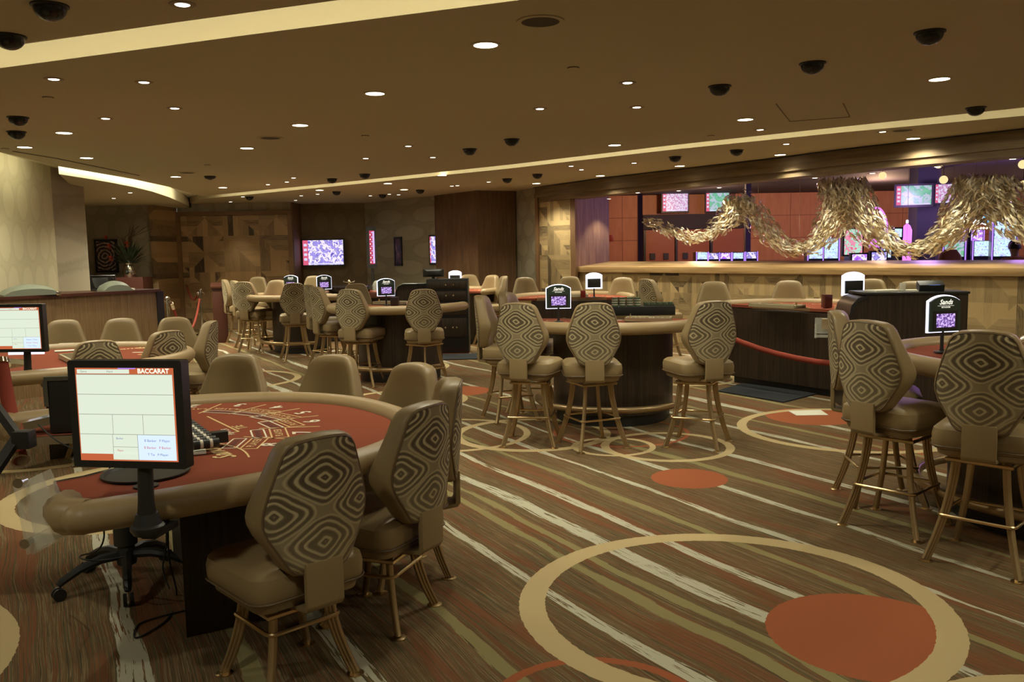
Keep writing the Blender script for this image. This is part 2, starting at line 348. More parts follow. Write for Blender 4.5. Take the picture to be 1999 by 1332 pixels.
TV_P=tv_pic('tv_picture_violet',(.12,.09,.45),(.45,.38,.95),(.95,.85,1.),7.,.55); TV_G=tv_pic('tv_picture_pitch',(.12,.48,.30),(.22,.62,.36),(.55,.62,.75),4.,.45); TV_R=tv_pic('tv_picture_ticker',(.5,.08,.3),(.75,.45,.8),(.9,.85,1.),14.,.45)
TV_PINK=tv_pic('game_picture_pink',(.7,.15,.25),(.85,.35,.5),(.4,.8,.6),10.,.55); TV_W=tv_pic('game_picture_white',(.25,.3,.8),(.8,.85,1.),(.6,.95,.9),14.,.6); TV_V=tv_pic('game_picture_purple',(.25,.06,.7),(.5,.2,1.),(.85,.75,1.),14.,.7)
def em(name,c,s): return mat(name,(.0,.0,.0),emit=c,es=s)
E_WHITE=em('screen_white',(.84,.93,.76),.46); E_ORG=em('screen_orange',(.62,.14,.05),.45); E_LINE=em('screen_line',(.30,.33,.25),.4); E_BLUE=em('screen_blue',(.15,.22,.6),.4); E_PALE=em('screen_pale_blue',(.70,.84,1.),.54); E_RED=em('screen_red',(.7,.1,.08),.45); E_VIO=em('screen_violet',(.45,.25,.9),.5); E_TXT=em('screen_text',(1,.93,.75),.6)
NEON=em('neon_violet',(.62,.13,1.),1.3); NEONW=em('neon_white',(.95,.75,1.),1.5); BULB=em('bulb',(1,.75,.45),2.); GLOBE=em('globe_glass',(1,.76,.36),.55)
# ---------------- ceiling with its light coves ----------------
ZC=2.8
def P2(v): return (v[0],v[1])
def ext(a,b,x): k=(x-b[0])/(b[0]-a[0]); return (x,b[1]+(b[1]-a[1])*k)
c1n=[(-5.5,6.0),(-4.2,5.52)]+[P2(G(*p,ZC)) for p in((0,92),(350,43),(640,3))]; c1n+=[(.6,3.72),(3.,2.75),(5.6,1.5),(8.5,-.3)]
c1f=[(-5.5,6.5),(-4.4,6.02)]+[P2(G(*p,ZC)) for p in((0,133),(500,66),(1015,0))]; c1f+=[(1.4,3.72),(3.4,2.85),(5.8,1.9),(8.5,.2)]
c2n=[P2(G(*p,ZC)) for p in((395,383),(650,358),(1000,321),(1300,285),(1650,247),(1999,210))]; c2n.append(ext(c2n[-2],c2n[-1],8.5))
c2f=[P2(G(*p,ZC)) for p in((400,388),(650,364),(1000,328.5),(1300,293.5),(1650,258),(1999,226))]; c2f.append(ext(c2f[-2],c2f[-1],8.5))
lc=[P2(G(*p,ZC)) for p in((0,297),(115,325),(185,337),(260,350),(330,365),(385,381))]
hd=[P2(G(*p,ZC)) for p in((1045,366),(1179,347),(1350,327),(1500,310),(1650,290.5),(1830,270),(1999,251))]; hd.append(ext(hd[-2],hd[-1],8.5))
def off(path,d):
    out=[]
    for i,p in enumerate(path):
        a=Vector(path[max(i-1,0)]); b=Vector(path[min(i+1,len(path)-1)]); t=(b-a).normalized(); out.append((p[0]+t.y*d,p[1]-t.x*d))
    return out
hdb=off(hd,-.34)
m=MB(); m.prism(c1n+[(8.5,-5),(-5.5,-5)],ZC,2.92)
m.prism(c1f+[(8.5,c2n[-1][1])]+c2n[::-1][1:]+lc[::-1]+[(-5.55,8.2)],ZC,2.92)
m.prism(c2f+hdb[::-1]+[(.6,21.3),(-7.55,21.3),(-6.9,18.8)],ZC,2.92)
struct('ceiling',m,PAINT)
m=MB(); m.prism([(-10.6,-5),(8.5,-5)]+[hdb[-1]]+hdb[::-1][1:]+[(.6,21.3),(-10.6,21.3)],2.92,2.97); struct('ceiling_recess',m,CREAM)
fas=[P2(G(*p,2.72)) for p in((115,340),(150,345.5),(185,351),(222,357.5),(260,365),(297,374),(330,385),(355,396),(372,407))]
m=MB(); m.prism([(-6.5,12.9)]+fas+[(-7.1,19.4),(-10.6,19.4),(-10.6,12.9)],2.72,2.915,0,1); struct('ceiling_reception',m,[PAINT,CREAM])
# luminous strips lying inside the coves, on the side the room cannot see
def strip(path,d,label,z=2.85):
    q=off(path,d); m=MB(); m.sweep([(a,b,z) for a,b in q],[(-.012,-.018),(.012,-.018),(.012,.018),(-.012,.018)])
    return tag(m.build('cove_strip_light',COVE),label,'light strip','strip lights inside the ceiling coves')
strip(c1n,-.03,'strip light hidden in the ceiling cove nearest the camera'); strip(c2n,-.03,'strip light hidden in the long ceiling cove over the middle tables')
strip(lc,-.035,'strip light hidden in the curved cove over the reception wall',z=2.87)
# long dark slot of the air diffuser beside the left cove, access hatch outline
m=MB()
a,b=G(8,299,ZC),G(258,346,ZC); n=(b-a).normalized(); q=Vector((n.y,-n.x,0))
pts=[G(x,y,ZC-.002) for x,y in((8,296),(90,309),(175,326),(258,343))]
m.sweep([(p.x+.1,p.y,p.z) for p in pts],[(-.012,-.003),(.012,-.003),(.012,.003),(-.012,.003)])
tag(m.build('air_slot',HOLE),'long thin dark air slot in the ceiling above the reception counter','air vent')
m=MB(); hh=[G(*p,ZC-.001) for p in((1515,203),(1542,237),(1659,228),(1646,202))]
m.tube(hh,.006,4); tag(m.build('ceiling_hatch',mat('seam',(.2,.15,.09),rough=.9)),'faint outlined access hatch in the ceiling above the right cove','hatch')

# ---------------- floor and walls ----------------
m=MB(); m.box((4,17,-.05),(34,46,.1)); struct('floor',m,CARPET)
def wall(name,path,z0,z1,material,th=.12,side=1,**k):
    """a wall along path, its room face on the path, its thickness on the far side"""
    p=list(path); m=MB(); m.prism(p+off(p,-th*side)[::-1],z0,z1); return struct(name,m,material,**k)
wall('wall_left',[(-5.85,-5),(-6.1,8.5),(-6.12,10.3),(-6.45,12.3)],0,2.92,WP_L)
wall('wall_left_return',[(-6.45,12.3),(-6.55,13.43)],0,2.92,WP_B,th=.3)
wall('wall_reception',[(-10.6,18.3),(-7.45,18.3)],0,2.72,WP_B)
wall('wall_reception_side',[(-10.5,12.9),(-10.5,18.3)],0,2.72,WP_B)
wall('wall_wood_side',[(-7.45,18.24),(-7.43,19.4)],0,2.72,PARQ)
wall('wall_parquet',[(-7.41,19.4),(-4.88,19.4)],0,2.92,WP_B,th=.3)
m=MB(); m.box(((-7.41-4.88)/2,19.38,1.265),(2.40,.035,2.53)); tag(m.build('wall_parquet_panel',PARQ),'dark parquet panel of wooden triangles behind the roped area','wall panel',kind='structure')
m=MB(); x0,x1,yy=-7.43,-4.87,19.36
m.box(((x0+x1)/2,yy,2.58),(x1-x0,.09,.09)); m.box((x0+.045,yy,1.27),(.09,.09,2.54)); m.box((x1-.03,yy,1.27),(.10,.09,2.54)); m.box((x1+.01,19.75,1.4),(.05,.75,2.8)); struct('trim_1',m,FRAMEW)
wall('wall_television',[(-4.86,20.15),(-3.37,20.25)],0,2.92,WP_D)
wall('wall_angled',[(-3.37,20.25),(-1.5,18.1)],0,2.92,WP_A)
m=MB(); m.prism([(-1.56,18.04),(-.63,16.8),(.11,17.12),(-.1,19.2),(-1.2,19.4)],0,2.82); struct('wall_veneer_block',m,VENEER)
wall('wall_pillar',[(.05,17.35),(.49,16.32)],0,2.92,WP_A)
wl=[(.49,16.28),(1.12,15.46)]
wall('wall_end_panel',wl,0,2.8,PARQ2,th=.25)
LF0,LF1=Vector((1.17,15.39)),Vector((8.5,6.04)); ld=(LF1-LF0).normalized(); ln=Vector((-ld.y,ld.x))
if ln.y<0: ln=-ln
def lp(s,d=0.): p=LF0+ld*s+ln*d; return (p.x,p.y)
LL=(LF1-LF0).length
m=MB(); m.prism([lp(0,.07),lp(LL,.07),lp(LL,.75),lp(0,.75)],0,1.24); struct('wall_right',m,PARQ2)
m=MB()
sec=[(0,1.23),(0,1.325),(.82,1.402),(.82,1.23)]
m.loft([[(*lp(s,o),z) for o,z in sec] for s in (0,LL)]); o=m.build('window_ledge',MAPLE,bevel=.006); tag(o,'long sloping honey wood ledge of the opening above the parquet wall','ledge',kind='structure')
m=MB(); m.prism([wl[1],lp(0,-.02),lp(0,.82),(wl[1][0]+ln.x*.86,wl[1][1]+ln.y*.86)],1.23,2.6)
struct('wall_opening_return',m,wood_stripes('striped_return',(.16,.075,.045),(.30,.17,.10),16))
m=MB(); m.prism([(.47,16.22),(.52,16.16),(.56,16.22),(.50,16.28)],0,2.6); m.prism([(1.07,15.40),(1.15,15.32),(1.2,15.38),(1.12,15.47)],0,2.6); struct('trim_2',m,FRAMEW)
# header over the opening: two set-back bands
hb0=off(hd,.0)
m=MB(); m.sweep([(p[0],p[1],0) for p in off(hd,.012)],[(0,2.79),(0,2.68),(-.3,2.68),(-.3,2.79)]); struct('trim_3',m,BEAMW,label='upper wooden band of the beam over the opening')
m=MB(); m.sweep([(p[0],p[1],0) for p in hd],[(.035,2.68),(.035,2.60),(.0,2.60),(.0,2.52),(-.34,2.52),(-.34,2.68)]); struct('trim_4',m,[BEAMW],label='lower wooden band of the beam over the opening')
m=MB(); m.sweep([(p[0],p[1],0) for p in off(hd,.04)],[(0,2.80),(0,2.787),(-.05,2.787),(-.05,2.80)]); struct('trim_5',m,BLACKM,label='thin black shadow gap between ceiling and beam')
wall('wall_back',[(8.6,-5),(-6.,-5)],0,2.92,WP_L); wall('wall_far_right',[(8.5,6.),(8.5,-5)],0,2.92,WP_L)

# ---------------- the gaming hall beyond the opening ----------------
m=MB(); m.prism([(1.8,16.05),(2.6,24.),(26,24.),(26,24.15),(2.45,24.15),(1.68,16.1)],0,3.6); struct('wall_hall',m,ORANGE)
m=MB(); m.box((12.5,16,3.2),(27,20,.1)); 
m=MB(); m.prism([hdb[0],(1.9,16.6),(2.5,24.2),(26,24.2),(26,-2),(8.5,hdb[-1][1]-1)]+hdb[::-1][:-1],3.1,3.2); struct('ceiling_hall',m,DARKB)
m=MB(); m.prism([(26,24.1),(26,-2),(26.1,-2),(26.1,24.2)],0,3.6); struct('wall_hall_far',m,ORANGE)
for k,(px0,px1,Y,lab) in enumerate(((1245,1254,20,'thin black column at the left of the doors'),(1454,1464,20,'thin black column at the right of the red doors'),(1780,1817,17,'thick dark column behind the green television'),(1819,1830,17.3,'slim grey column right of the thick dark column'))):
    a,b=at(px0,480,Y),at(px1,480,Y); m=MB(); m.box(((a.x+b.x)/2,Y,1.6),(b.x-a.x,(b.x-a.x),3.2)); tag(m.build('column',DKCOL if k<3 else GREYP),lab,'column')
# lintel and red doors
a,b=at(1255,432,23.9),at(1453,432,23.9); m=MB(); m.box(((a.x+b.x)/2,23.9,2.36),(b.x-a.x,.15,.40)); tag(m.build('door_lintel',DARKB),'dark blue lintel above the row of red doors','lintel',kind='structure')
dx=[1256,1318,1386,1452]
for k in range(3):
    a,b=at(dx[k],480,23.9),at(dx[k+1],480,23.9); t=thing('door_%d'%(k+1),'','door',((a.x+b.x)/2,23.9,0)); t['kind']='structure'; del t['label']; del t['category']
    m=MB(); m.box((0,0,1.07),(b.x-a.x-.06,.08,2.14)); m.build('door_leaf',REDDOOR,t)
    m=MB(); m.box((-(b.x-a.x)/2+.03,0,1.07),(.06,.12,2.14)); m.build('door_frame',BLACKM,t)
    for sx in(-.22,.2):
        m=MB(); m.box((sx*(b.x-a.x),-.06,1.42),(.14,.06,.17)); m.build('door_closer',BLACKM,t)
# ---------------- chairs ----------------
def back_outline(n=7):
    """half outline, from bottom centre to top centre: (x,z)"""
    P=[(0,.0),(.06,.0),(.105,.006),(.13,.03),(.165,.09),(.2,.15),(.214,.19),(.217,.22),(.213,.255),(.195,.32),(.168,.40),(.148,.455),(.13,.48),(.10,.496),(.05,.503),(0,.505)]
    return P
def ring_pts(scale,dz,yfun,inset=0.):
    P=back_outline(); pts=[(x,z) for x,z in P]+[(-x,z) for x,z in P[-2:0:-1]]
    out=[]
    for x,z in pts:
        X=x*scale; Z=.245+(z-.245)*(1-(1-scale)*.82)
        out.append((X,yfun(X,Z,x,z),Z))
    return out
def wingf(x): return .062*(abs(x)/.217)**1.7
def recl(z): return -.255-.07*z
def make_back():
    rear=lambda s,y:[ (X,recl(Z)+y+wingf(X),Z) for X,_,Z in ring_pts(s,0,lambda *a:0)]
    sh=MB()
    loops=[rear(.93,-.034),rear(.975,-.032),rear(1.,-.018)]
    def front(s,y):
        out=[]
        for X,_,Z in ring_pts(s,0,lambda *a:0):
            wg=math.exp(-((Z-.21)/.13)**2)*.035*(abs(X)/.217)**2
            out.append((X,recl(Z)+y+wingf(X)+wg,Z))
        return out
    loops+=[front(1.,.02),front(.985,.04),front(.93,.055),front(.8,.062)]
    for s,y in((.6,.062),(.4,.06),(.2,.06),(.03,.06)): loops.append(front(s,y))
    sh.loft(loops,True,True)
    pn=MB(); L=[rear(.95,-.030),rear(.93,-.040)]+[rear(s,-.040-.006*(1-s)) for s in(.8,.6,.4,.2,.03)]; pn.loft(L,True,True)
    pp=MB(); pp.tube(rear(.945,-.037),.0045,5,closed=True)
    return sh,pn,pp
def make_chair(low):
    zs=.50 if low else .715; R1=.255 if low else .30; R0=.16
    t=thing('gaming_chair','chair','chair')
    zb=zs-.02
    m=MB(); rr=lambda h,r,z,dy=0:[(x,y,z) for x,y in rrect(h,h*.97,r,5,0,dy)]
    m.loft([rr(.205,.05,-.125),rr(.222,.06,-.12),rr(.232,.07,-.10),rr(.234,.07,-.05),rr(.228,.07,-.022),rr(.205,.06,-.004),rr(.15,.05,.004),rr(.07,.03,.006)]); seat=m.build('seat',LEA,t,loc=(0,0,zs))
    m=MB(); m.tube([(x,y,-.105) for x,y in rrect(.2345,.228,.07,5)],.0045,5,closed=True); m.build('piping',LEA_D,seat)
    m=MB(); m.loft([rr(.17,.04,-.165),rr(.205,.05,-.150),rr(.21,.05,-.125)]); m.build('seat_pan',LEA,t,loc=(0,0,zs))
    sh,pn,pp=MBACK
    b=sh.build('backrest',LEA,t,loc=(0,0,zb),sharp=50); b2=pn.build('fabric_panel',FAB,b,sharp=60); b2['label']='patterned fabric panel of rounded diamonds'; pp.build('piping',LEA_D,b)
    m=MB() # padded strap that holds the backrest
    pr=[(-.300,.03),(-.300,-.132),(-.285,-.152),(-.15,-.172),(-.15,-.152),(-.272,-.135),(-.276,-.12),(-.276,.03)]
    m.loft([[(x,y,z) for y,z in pr] for x in(-.075,.075)]); m.build('back_bracket',LEA,t,loc=(0,0,zs),bevel=.006)
    m=MB(); m.box((0,0,-.173),(.2,.2,.014)); m.cyl((0,0,-.166),(0,0,-.15),.09,16)
    c=[(.15,.15),(-.15,.15),(-.15,-.15),(.15,-.15)]; m.tube([(x,y,-.186) for x,y in c],.011,6,closed=True); m.build('swivel_plate',BRASS,t,loc=(0,0,zs))
    ztop=zs-.18
    for k in range(4):
        a=PI/4+k*PI/2; ca,sa=cos(a),sin(a)
        m=MB(); L=[]
        # reeded flat section: width radially, thin tangentially
        sec=[]; W=.046; T=.024
        for i in range(10): u=i/9; sec.append((-W/2+W*u, T/2-.005+.005*abs(sin(u*3*PI))))
        for i in range(10): u=1-i/9; sec.append((-W/2+W*u,-T/2+.005-.005*abs(sin(u*3*PI))))
        for i in range(10):
            q=i/9; z=ztop*(1-q)+.008; r=R0+(R1-R0)*(.22*q+.78*q**1.9)
            dr=(R1-R0)*(.22+.78*1.9*q**.9)/ztop; nz=dr/math.hypot(1,dr); nr=1/math.hypot(1,dr)
            k2=1.-.12*q
            L.append([((r+o*k2*nr)*ca-w_*sa,(r+o*k2*nr)*sa+w_*ca,z+o*k2*nz*.6) for o,w_ in sec])
        m.loft(L); lg=m.build('leg',BRONZE,t,sharp=50)
        m=MB(); m.lathe([(.002,0),(.034,0),(.034,.004),(.02,.009),(.002,.010)],(R1*ca,R1*sa,0),14); m.build('foot',BRASS,lg)
    q=1-(.235/ztop); rr_=R0+(R1-R0)*(.22*q+.78*q**1.9)+.030
    m=MB(); hs=rr_/math.sqrt(2)+.004; m.tube([(x,y,.243) for x,y in rrect(hs,hs,.028,3)],.0085,7,closed=True)
    m.build('foot_ring',BRASS,t)
    CH_all(t); return t
def CH_all(t):
    CH[t.name]=kids(t)
    for c in t.children: CH_all(c)
MBACK=make_back()
TALL=make_chair(False); LOW=make_chair(True)
used=set()
def chair(kind,px,py,h,label,group,brz=0.,Y=None,back=.285):
    low=kind=='L'; proto=LOW if low else TALL; p=G(px,py,.985 if low else 1.195) if Y is None else at(px,py,Y); a=math.radians(h); d=Vector((sin(a),cos(a)))
    # top of the backrest -> centre of the base
    loc=(p.x+d.x*back,p.y+d.y*back,0)
    if kind not in used:
        used.add(kind); o=proto; o.location=loc; o.rotation_euler=(0,0,-a); o['label']=label
    else: o=dup(proto,None,loc,-a,label)
    o['group']=group
    if brz:   # the base does not swivel with the seat
        for c in o.children:
            if c.name.split('.')[0] in('leg','foot_ring','swivel_plate'): c.rotation_euler=(0,0,math.radians(brz))
    return o
ga='low chairs around the front card table'; gb='low chairs around the left card table'; gc='tall chairs around the middle table'
gd='tall chairs around the table by the parquet wall'; ge='tall chairs behind the roped table'; gr='tall chairs at the right-hand table'
gh='tall chairs around the far left table'; gi='tall chairs around the table with the black cabinet behind'; gg='tall chairs by the veneer block'
chair('L',620,845,-43,'low tan chair nearest the camera, its patterned back towards us, left of two',ga,0)
chair('L',833,785,-60,'low tan chair with patterned back at the table corner, second nearest the camera',ga,10)
chair('L',885,738,-99,'low tan chair seen edge-on, behind the second patterned chair of the front table',ga,20)
chair('L',815,708,-140,'low tan chair facing the camera at the right rounded end of the front table',ga)
chair('L',655,692,-160,'low tan chair facing the camera behind the middle of the front table rim',ga)
chair('L',463,690,-176,'low tan chair facing the camera behind the front table, above the chip rack',ga)
chair('L',125,624,158,'low tan chair before the reception counter, half behind the left monitor',gb)
chair('L',237,621,166,'low tan chair before the middle of the reception counter',gb)
chair('L',340,619,152,'low tan chair before the right end of the reception counter',gb)
chair('L',415,626,-95,'low tan chair in side view at the right end of the left card table',gb)
chair('L',190,666,-38,'dark patterned chair back rising just above the front monitor, the left of two',gb,0,6.6)
chair('L',330,656,-58,'dark patterned chair back rising just above the front monitor, the right of two',gb,0,7.4)
chair('T',1160,592,0,'tall chair seen straight from behind at the front of the middle table',gc,22)
chair('T',1010,592,22,'tall patterned chair left of the chair seen straight from behind',gc,12)
chair('T',935,577,100,'tall chair in side view, plain leather front, left end of the middle table',gc,30)
chair('T',985,571,112,'tall chair mostly hidden behind two others at the left end of the middle table',gc,10)
chair('T',1395,588,-14,'tall patterned chair at the right end of the middle table beside the red rope',gc,-40)
chair('T',1023,542,165,'tall chair facing us before the grey wallpaper pillar, behind the far round table',gd)
chair('T',1112,540,180,'tall chair facing us before the full-height parquet end panel',gd)
chair('T',1217,542,-158,'tall chair facing us just behind the back of the white-lit sign',gd)
chair('T',1260,545,62,'tall dark patterned chair leaning against the far table rim beside the chip stacks',gd,10)
chair('T',1393,550,-172,'tall chair facing us behind the roped table, leftmost before the ledge wall',ge)
chair('T',1540,548,-160,'tall chair facing us behind the middle of the roped table',ge)
chair('T',1702,552,-150,'tall chair whose top shows between white-lit sign and pit stand',ge,0,10.6)
chair('T',1783,555,-150,'tall chair whose top shows behind the pit stand near the cup',ge,0,9.7)
chair('T',1630,607,112,'tall chair in side view before the pit stand, plain leather front',gr,16)
chair('T',1690,626,62,'tall patterned chair with broad leather side, before the pit stand',gr,14)
chair('T',1920,646,38,'large patterned tall chair at the right edge, nearest of the right table',gr,-8)
chair('T',437,549,66,'tall chair farthest left at the far left table, beside the wooden podium',gh,0,16.0)
chair('T',455,548,58,'tall chair edge-on between podium and patterned chair at far left table',gh,0,15.1)
chair('T',474,551,14,'tall patterned chair in three-quarter back view at the far left table',gh,10,14.25)
chair('T',504,544,-178,'pale tall chair facing us at the far left table before the parquet panel',gh,0,17.6)
chair('T',542,547,-168,'darker tall chair facing us beside the pale one, before the parquet panel',gh)
chair('T',573,553,-14,'tall patterned chair seen from behind below a small lit sign',gh,10)
chair('T',614,564,52,'tall chair in side view with rippled pattern between the left tables, nearer of a pair',gi,0,11.4)
chair('T',600,560,60,'tall chair in side view between the two left tables, farther of a pair',gi,0,12.2)
chair('T',612,543,172,'tall chair facing us below the large wall television',gh,0,17.7)
chair('T',680,565,20,'tall patterned chair at the near left of the second table, right of the paired chairs',gi,8,10.3)
chair('T',826,565,-6,'tall patterned chair seen straight from behind in front of the black drawer cabinet',gi,45)
chair('T',695,554,172,'tall chair facing us behind the second table, below the roulette wheel',gi)
chair('T',915,536,172,'tall chair facing us before the veneer block, beside the lit dome',gg,0,16.45)
chair('T',963,536,-130,'tall chair in three-quarter view before the veneer block, left of a close pair',gg,0,15.7)
chair('T',986,538,-100,'tall chair edge-on before the veneer block, right of a close pair',gg,0,14.9)

# ---------------- gaming tables ----------------
def arc_path(W,D,n=28,p=2.25):
    out=[]
    for k in range(n+1):
        a=PI*k/n; c,s_=cos(a),sin(a); out.append((W/2*math.copysign(abs(c)**(2/p),c),D*abs(s_)**(2/p)))
    return out
def card_table(cx,cy,h,W,D,ztop,label,group,cut=.45,cutd=.3,low=False,tipin=.0,body=.62,straight=0.,rail=True):
    t=thing('card_table',label,'table',(cx,cy,0),-math.radians(h),group)
    A=[(x,y+straight) for x,y in arc_path(W,D)]
    path=([(W/2,0)] if straight else [])+A+([(-W/2,0)] if straight else [])
    if straight: path=[(W/2-.02,-.0)]+[(W/2,straight*.5)]+A+[(-W/2,straight*.5)]+[(-W/2+.02,0)]
    cutp=[(-cut*cos(PI*k/12),cutd*sin(PI*k/12)) for k in range(13)]
    m=MB(); inner=[(x*(1-.05),y*.95+.005) for x,y in path]
    m.prism(inner+cutp,ztop-.05,ztop-.018); fs=m.build('felt_surface',FELT,t,sharp=30)
    rw,rh=.068,.055
    sec=[(rw*cos(a)*(1 if cos(a)>0 else .9)+.0,rh*sin(a)-.02) for a in [2*PI*k/14 for k in range(14)]]
    m=MB(); pth=[(x*(1-.02),y*(1-.02),ztop-.005) for x,y in path]
    # padded arm rest with rounded ends
    P0,P1=pth[0],pth[-1]; lo=[]
    m.sweep(pth[::-1] if True else pth,sec,0)
    for E_,nx in((P0,pth[1]),(P1,pth[-2])):
        d=Vector((E_[0]-nx[0],E_[1]-nx[1],0)).normalized(); r=Vector((d.y,-d.x,0)); L=[]
        for q in(0,.35,.7,.92,1.):
            k=math.sqrt(max(0,1-q*q)); L.append([Vector(E_)+d*(q*.06)+r*(o*max(k,.03))+Vector((0,0,-.02+(z+.02)*max(k,.03))) for o,z in sec])
        m.loft(L)
    if low:   # curled ends of the arm rest
        for E_,sx in((P0,-1),(P1,1)):
            E_=Vector(E_); q=[E_+Vector((0,.02,0)),E_+Vector((sx*.05,-.03,0)),E_+Vector((sx*.14,-.035,0)),E_+Vector((sx*.22,.0,0))]
            m.tube([v+Vector((0,0,-.02)) for v in q],[.06,.064,.06,.05],12)
    m.build('arm_rest',RAILM,t,sharp=60)
    m=MB(); m.sweep([(x,y,ztop-.034) for x,y in cutp],[(-.012,-.02),(.012,-.02),(.012,.02),(-.012,.02)]); m.build('dealer_edge',CHROME if low else FRAMEW,t)
    # body
    b=body; bp=[(x*b,y*b+.04) for x,y in A]; m=MB()
    if not low:
        m.prism([(W/2*b,0.0)]+bp+[(-W/2*b,0.0)],.10,ztop-.06); m.build('pedestal',EBONY,t)
        m=MB(); m.prism([(x*.95,y*.95+.02) for x,y in [(W/2*b,0.0)]+bp+[(-W/2*b,0.0)]],0,.10); m.build('plinth',BLACKM,t)
        m=MB(); fr=[(x*(b+.16)/b,y*(b+.16)/b+.0,.19) for x,y in bp[2:-2]]; m.tube(fr,.030,10); m.build('foot_rail',BRONZE,t)
    return t
TB=math.radians
# front low table: the dealer's opening looks to the lower left
FA=Vector((-2.05,3.62)); HA=54.
tA=card_table(FA.x,FA.y,HA,2.16,1.28,.775,'large low red card table with printed betting boxes, nearest the camera','low red card tables',.50,.42,True,straight=.42)
m=MB()
def toA(p):  # world to table
    d=Vector((p[0]-FA.x,p[1]-FA.y)); a=TB(HA); return Vector((d.x*cos(a)-d.y*sin(a),d.x*sin(a)+d.y*cos(a),p[2] if len(p)>2 else 0))
# pedestal, cables and computer below the front table
def child_world(t,mb):   # put a mesh given in world coordinates under a rotated thing
    Mi=(Matrix.Translation(t.location)@Matrix.Rotation(t.rotation_euler.z,4,'Z')).inverted(); mb.v=[tuple(Mi@Vector(v)) for v in mb.v]; return mb
def low_pedestal(t,dx,dy):
    m=MB(); m.prism([(x+dx,y+dy) for x,y in[(-1.40,3.50),(-.98,3.78),(-.98,4.5),(-1.25,4.8),(-1.74,4.6)]],0,.72); child_world(t,m).build('pedestal',EBONY,t)
    m=MB(); m.prism([(x+dx,y+dy) for x,y in[(-1.62,3.95),(-1.50,3.78),(-1.42,3.86),(-1.54,4.02)]],.22,.66); child_world(t,m).build('computer_box',BLACKP,t)
low_pedestal(tA,0,0)
def prints(t,items,z,k=1.):
    pass
ZF=.775-.0165
CT=Vector((-1.86,3.82))
mk=MB()
def fl(a,b,wd=.012,mi=0,mb=None):
    a,b=G(*a,ZF),G(*b,ZF); d=(b-a).normalized(); r=Vector((d.y,-d.x,0))*wd/2; (mb or mk).quad(a-r,b-r,b+r,a+r,mi)
def z6(x,y): return (340+x/6.66,750+y/6.66)
for a,b in (((320,382),(610,258)),((710,388),(1195,265)),((975,428),(1632,317)),((1115,490),(1875,410)),((1105,576),(1895,550)),((905,685),(1475,712)),((430,420),(840,618)),((840,618),(655,645))): fl(z6(*a),z6(*b),.011)
def tx(s,px,py,size,mi,bold=0.,shear=0.,rot=0.,sx=1.):
    p=G(*z6(px,py),ZF); up=(Vector((CT.x,CT.y,0))-Vector((p.x,p.y,0))).normalized(); up=Matrix.Rotation(rot,3,'Z')@up; r=up.cross(Vector((0,0,1)))
    M=Matrix(((r.x,up.x,0,p.x),(r.y,up.y,0,p.y),(0,0,1,ZF+.0005),(0,0,0,1))); put_text(mk,s,size,M,shear,mi,bold,sx)
for s,x,y in (('2',258,285),('3',855,272),('4',1345,300),('5',1680,370),('6',1800,483),('7',1670,630),('8',1265,787)): tx(s,x,y,.12,1,.02)
for s,x,y in (('PLAYER',285,325),('PLAYER',700,325),('PLAYER',1130,350),('PLAYER',1405,410),('PLAYER',1490,500),('PLAYER',1360,632),('PLAYER',1050,765)): tx(s,x,y,.052,0,.008)
for s,x,y in (('BANKER',620,362),('BANKER',985,392),('BANKER',1200,445),('BANKER',1252,530),('BANKER',1095,645),('BANKER',785,770)): tx(s,x,y,.043,2,.008)
def boxline(px,py,w,h,mi):
    p=G(*z6(px,py),ZF); up=(Vector((CT.x,CT.y,0))-Vector((p.x,p.y,0))).normalized(); r=up.cross(Vector((0,0,1))); c=[p+r*(sx*w/2)+up*(sy*h/2) for sx,sy in((-1,-1),(1,-1),(1,1),(-1,1))]
    for i in range(4):
        a,b=c[i],c[(i+1)%4]; d=(b-a).normalized(); q=Vector((d.y,-d.x,0))*.004; mk.quad(a-q,b-q,b+q,a+q,mi)
for x,y in ((1130,350),(1405,410),(1490,500),(1360,632),(1050,765)): boxline(x,y,.24,.075,0)
for x,y in ((620,362),(985,392),(1200,445),(1252,530),(1095,645),(785,770)): boxline(x,y,.20,.06,1)
tx('TIE',860,560,.075,0,.01); tx('PLAYER',700,620,.05,1)
def logo(px,py,size,rz):
    p=G(px,py,ZF); M=Matrix.Translation((p.x,p.y,ZF+.0005))@Matrix.Rotation(rz,4,'Z'); put_text(mk,'Sands',size,M,.35,0,.02)
    Q=[M@Vector((size*(-1.5+3*i/10),-size*(.55+.25*sin(PI*i/10)),0)) for i in range(11)]
    for a,b in zip(Q,Q[1:]): mk.quad(a,b,b+Vector((.006,.008,0)),a+Vector((.006,.008,0)),0)
logo(425,884,.12,TB(128))
child_world(tA,mk).build('felt_print',[FELT_Y,FELT_W,FELT_K],tA,sharp=0,recalc=False)
m=MB(); p=G(285,922,.765); m.lathe([(.002,0),(.155,0),(.165,.006),(.165,.012),(.15,.012),(.145,.004),(.002,.004)],(p.x,p.y,.757),32); t_=tag(m.build('discard_tray',BLACKP),'round black discard tray on the red felt behind the front monitor','tray')
# second low table
tB=card_table(-4.4,6.95,HA,2.16,1.28,.775,'low red card table behind the front one, before the reception counter','low red card tables',.50,.42,True,straight=.42); low_pedestal(tB,-2.35,3.33)
mk=MB(); random.seed(3)
for px,py in ((275,680),(290,676),(272,688),(258,674),(283,692),(296,684)):
    p=G(px,py,ZF); mk.box((p.x,p.y,ZF),(.12,.035,.001),mi=random.choice((0,1)))
p=G(252,681,ZF); put_text(mk,'Sands',.13,Matrix.Translation((p.x,p.y,ZF+.001))@Matrix.Rotation(.6,4,'Z'),.3,0,.02)
child_world(tB,mk).build('felt_print',[FELT_Y,FELT_W],tB,sharp=0,recalc=False)
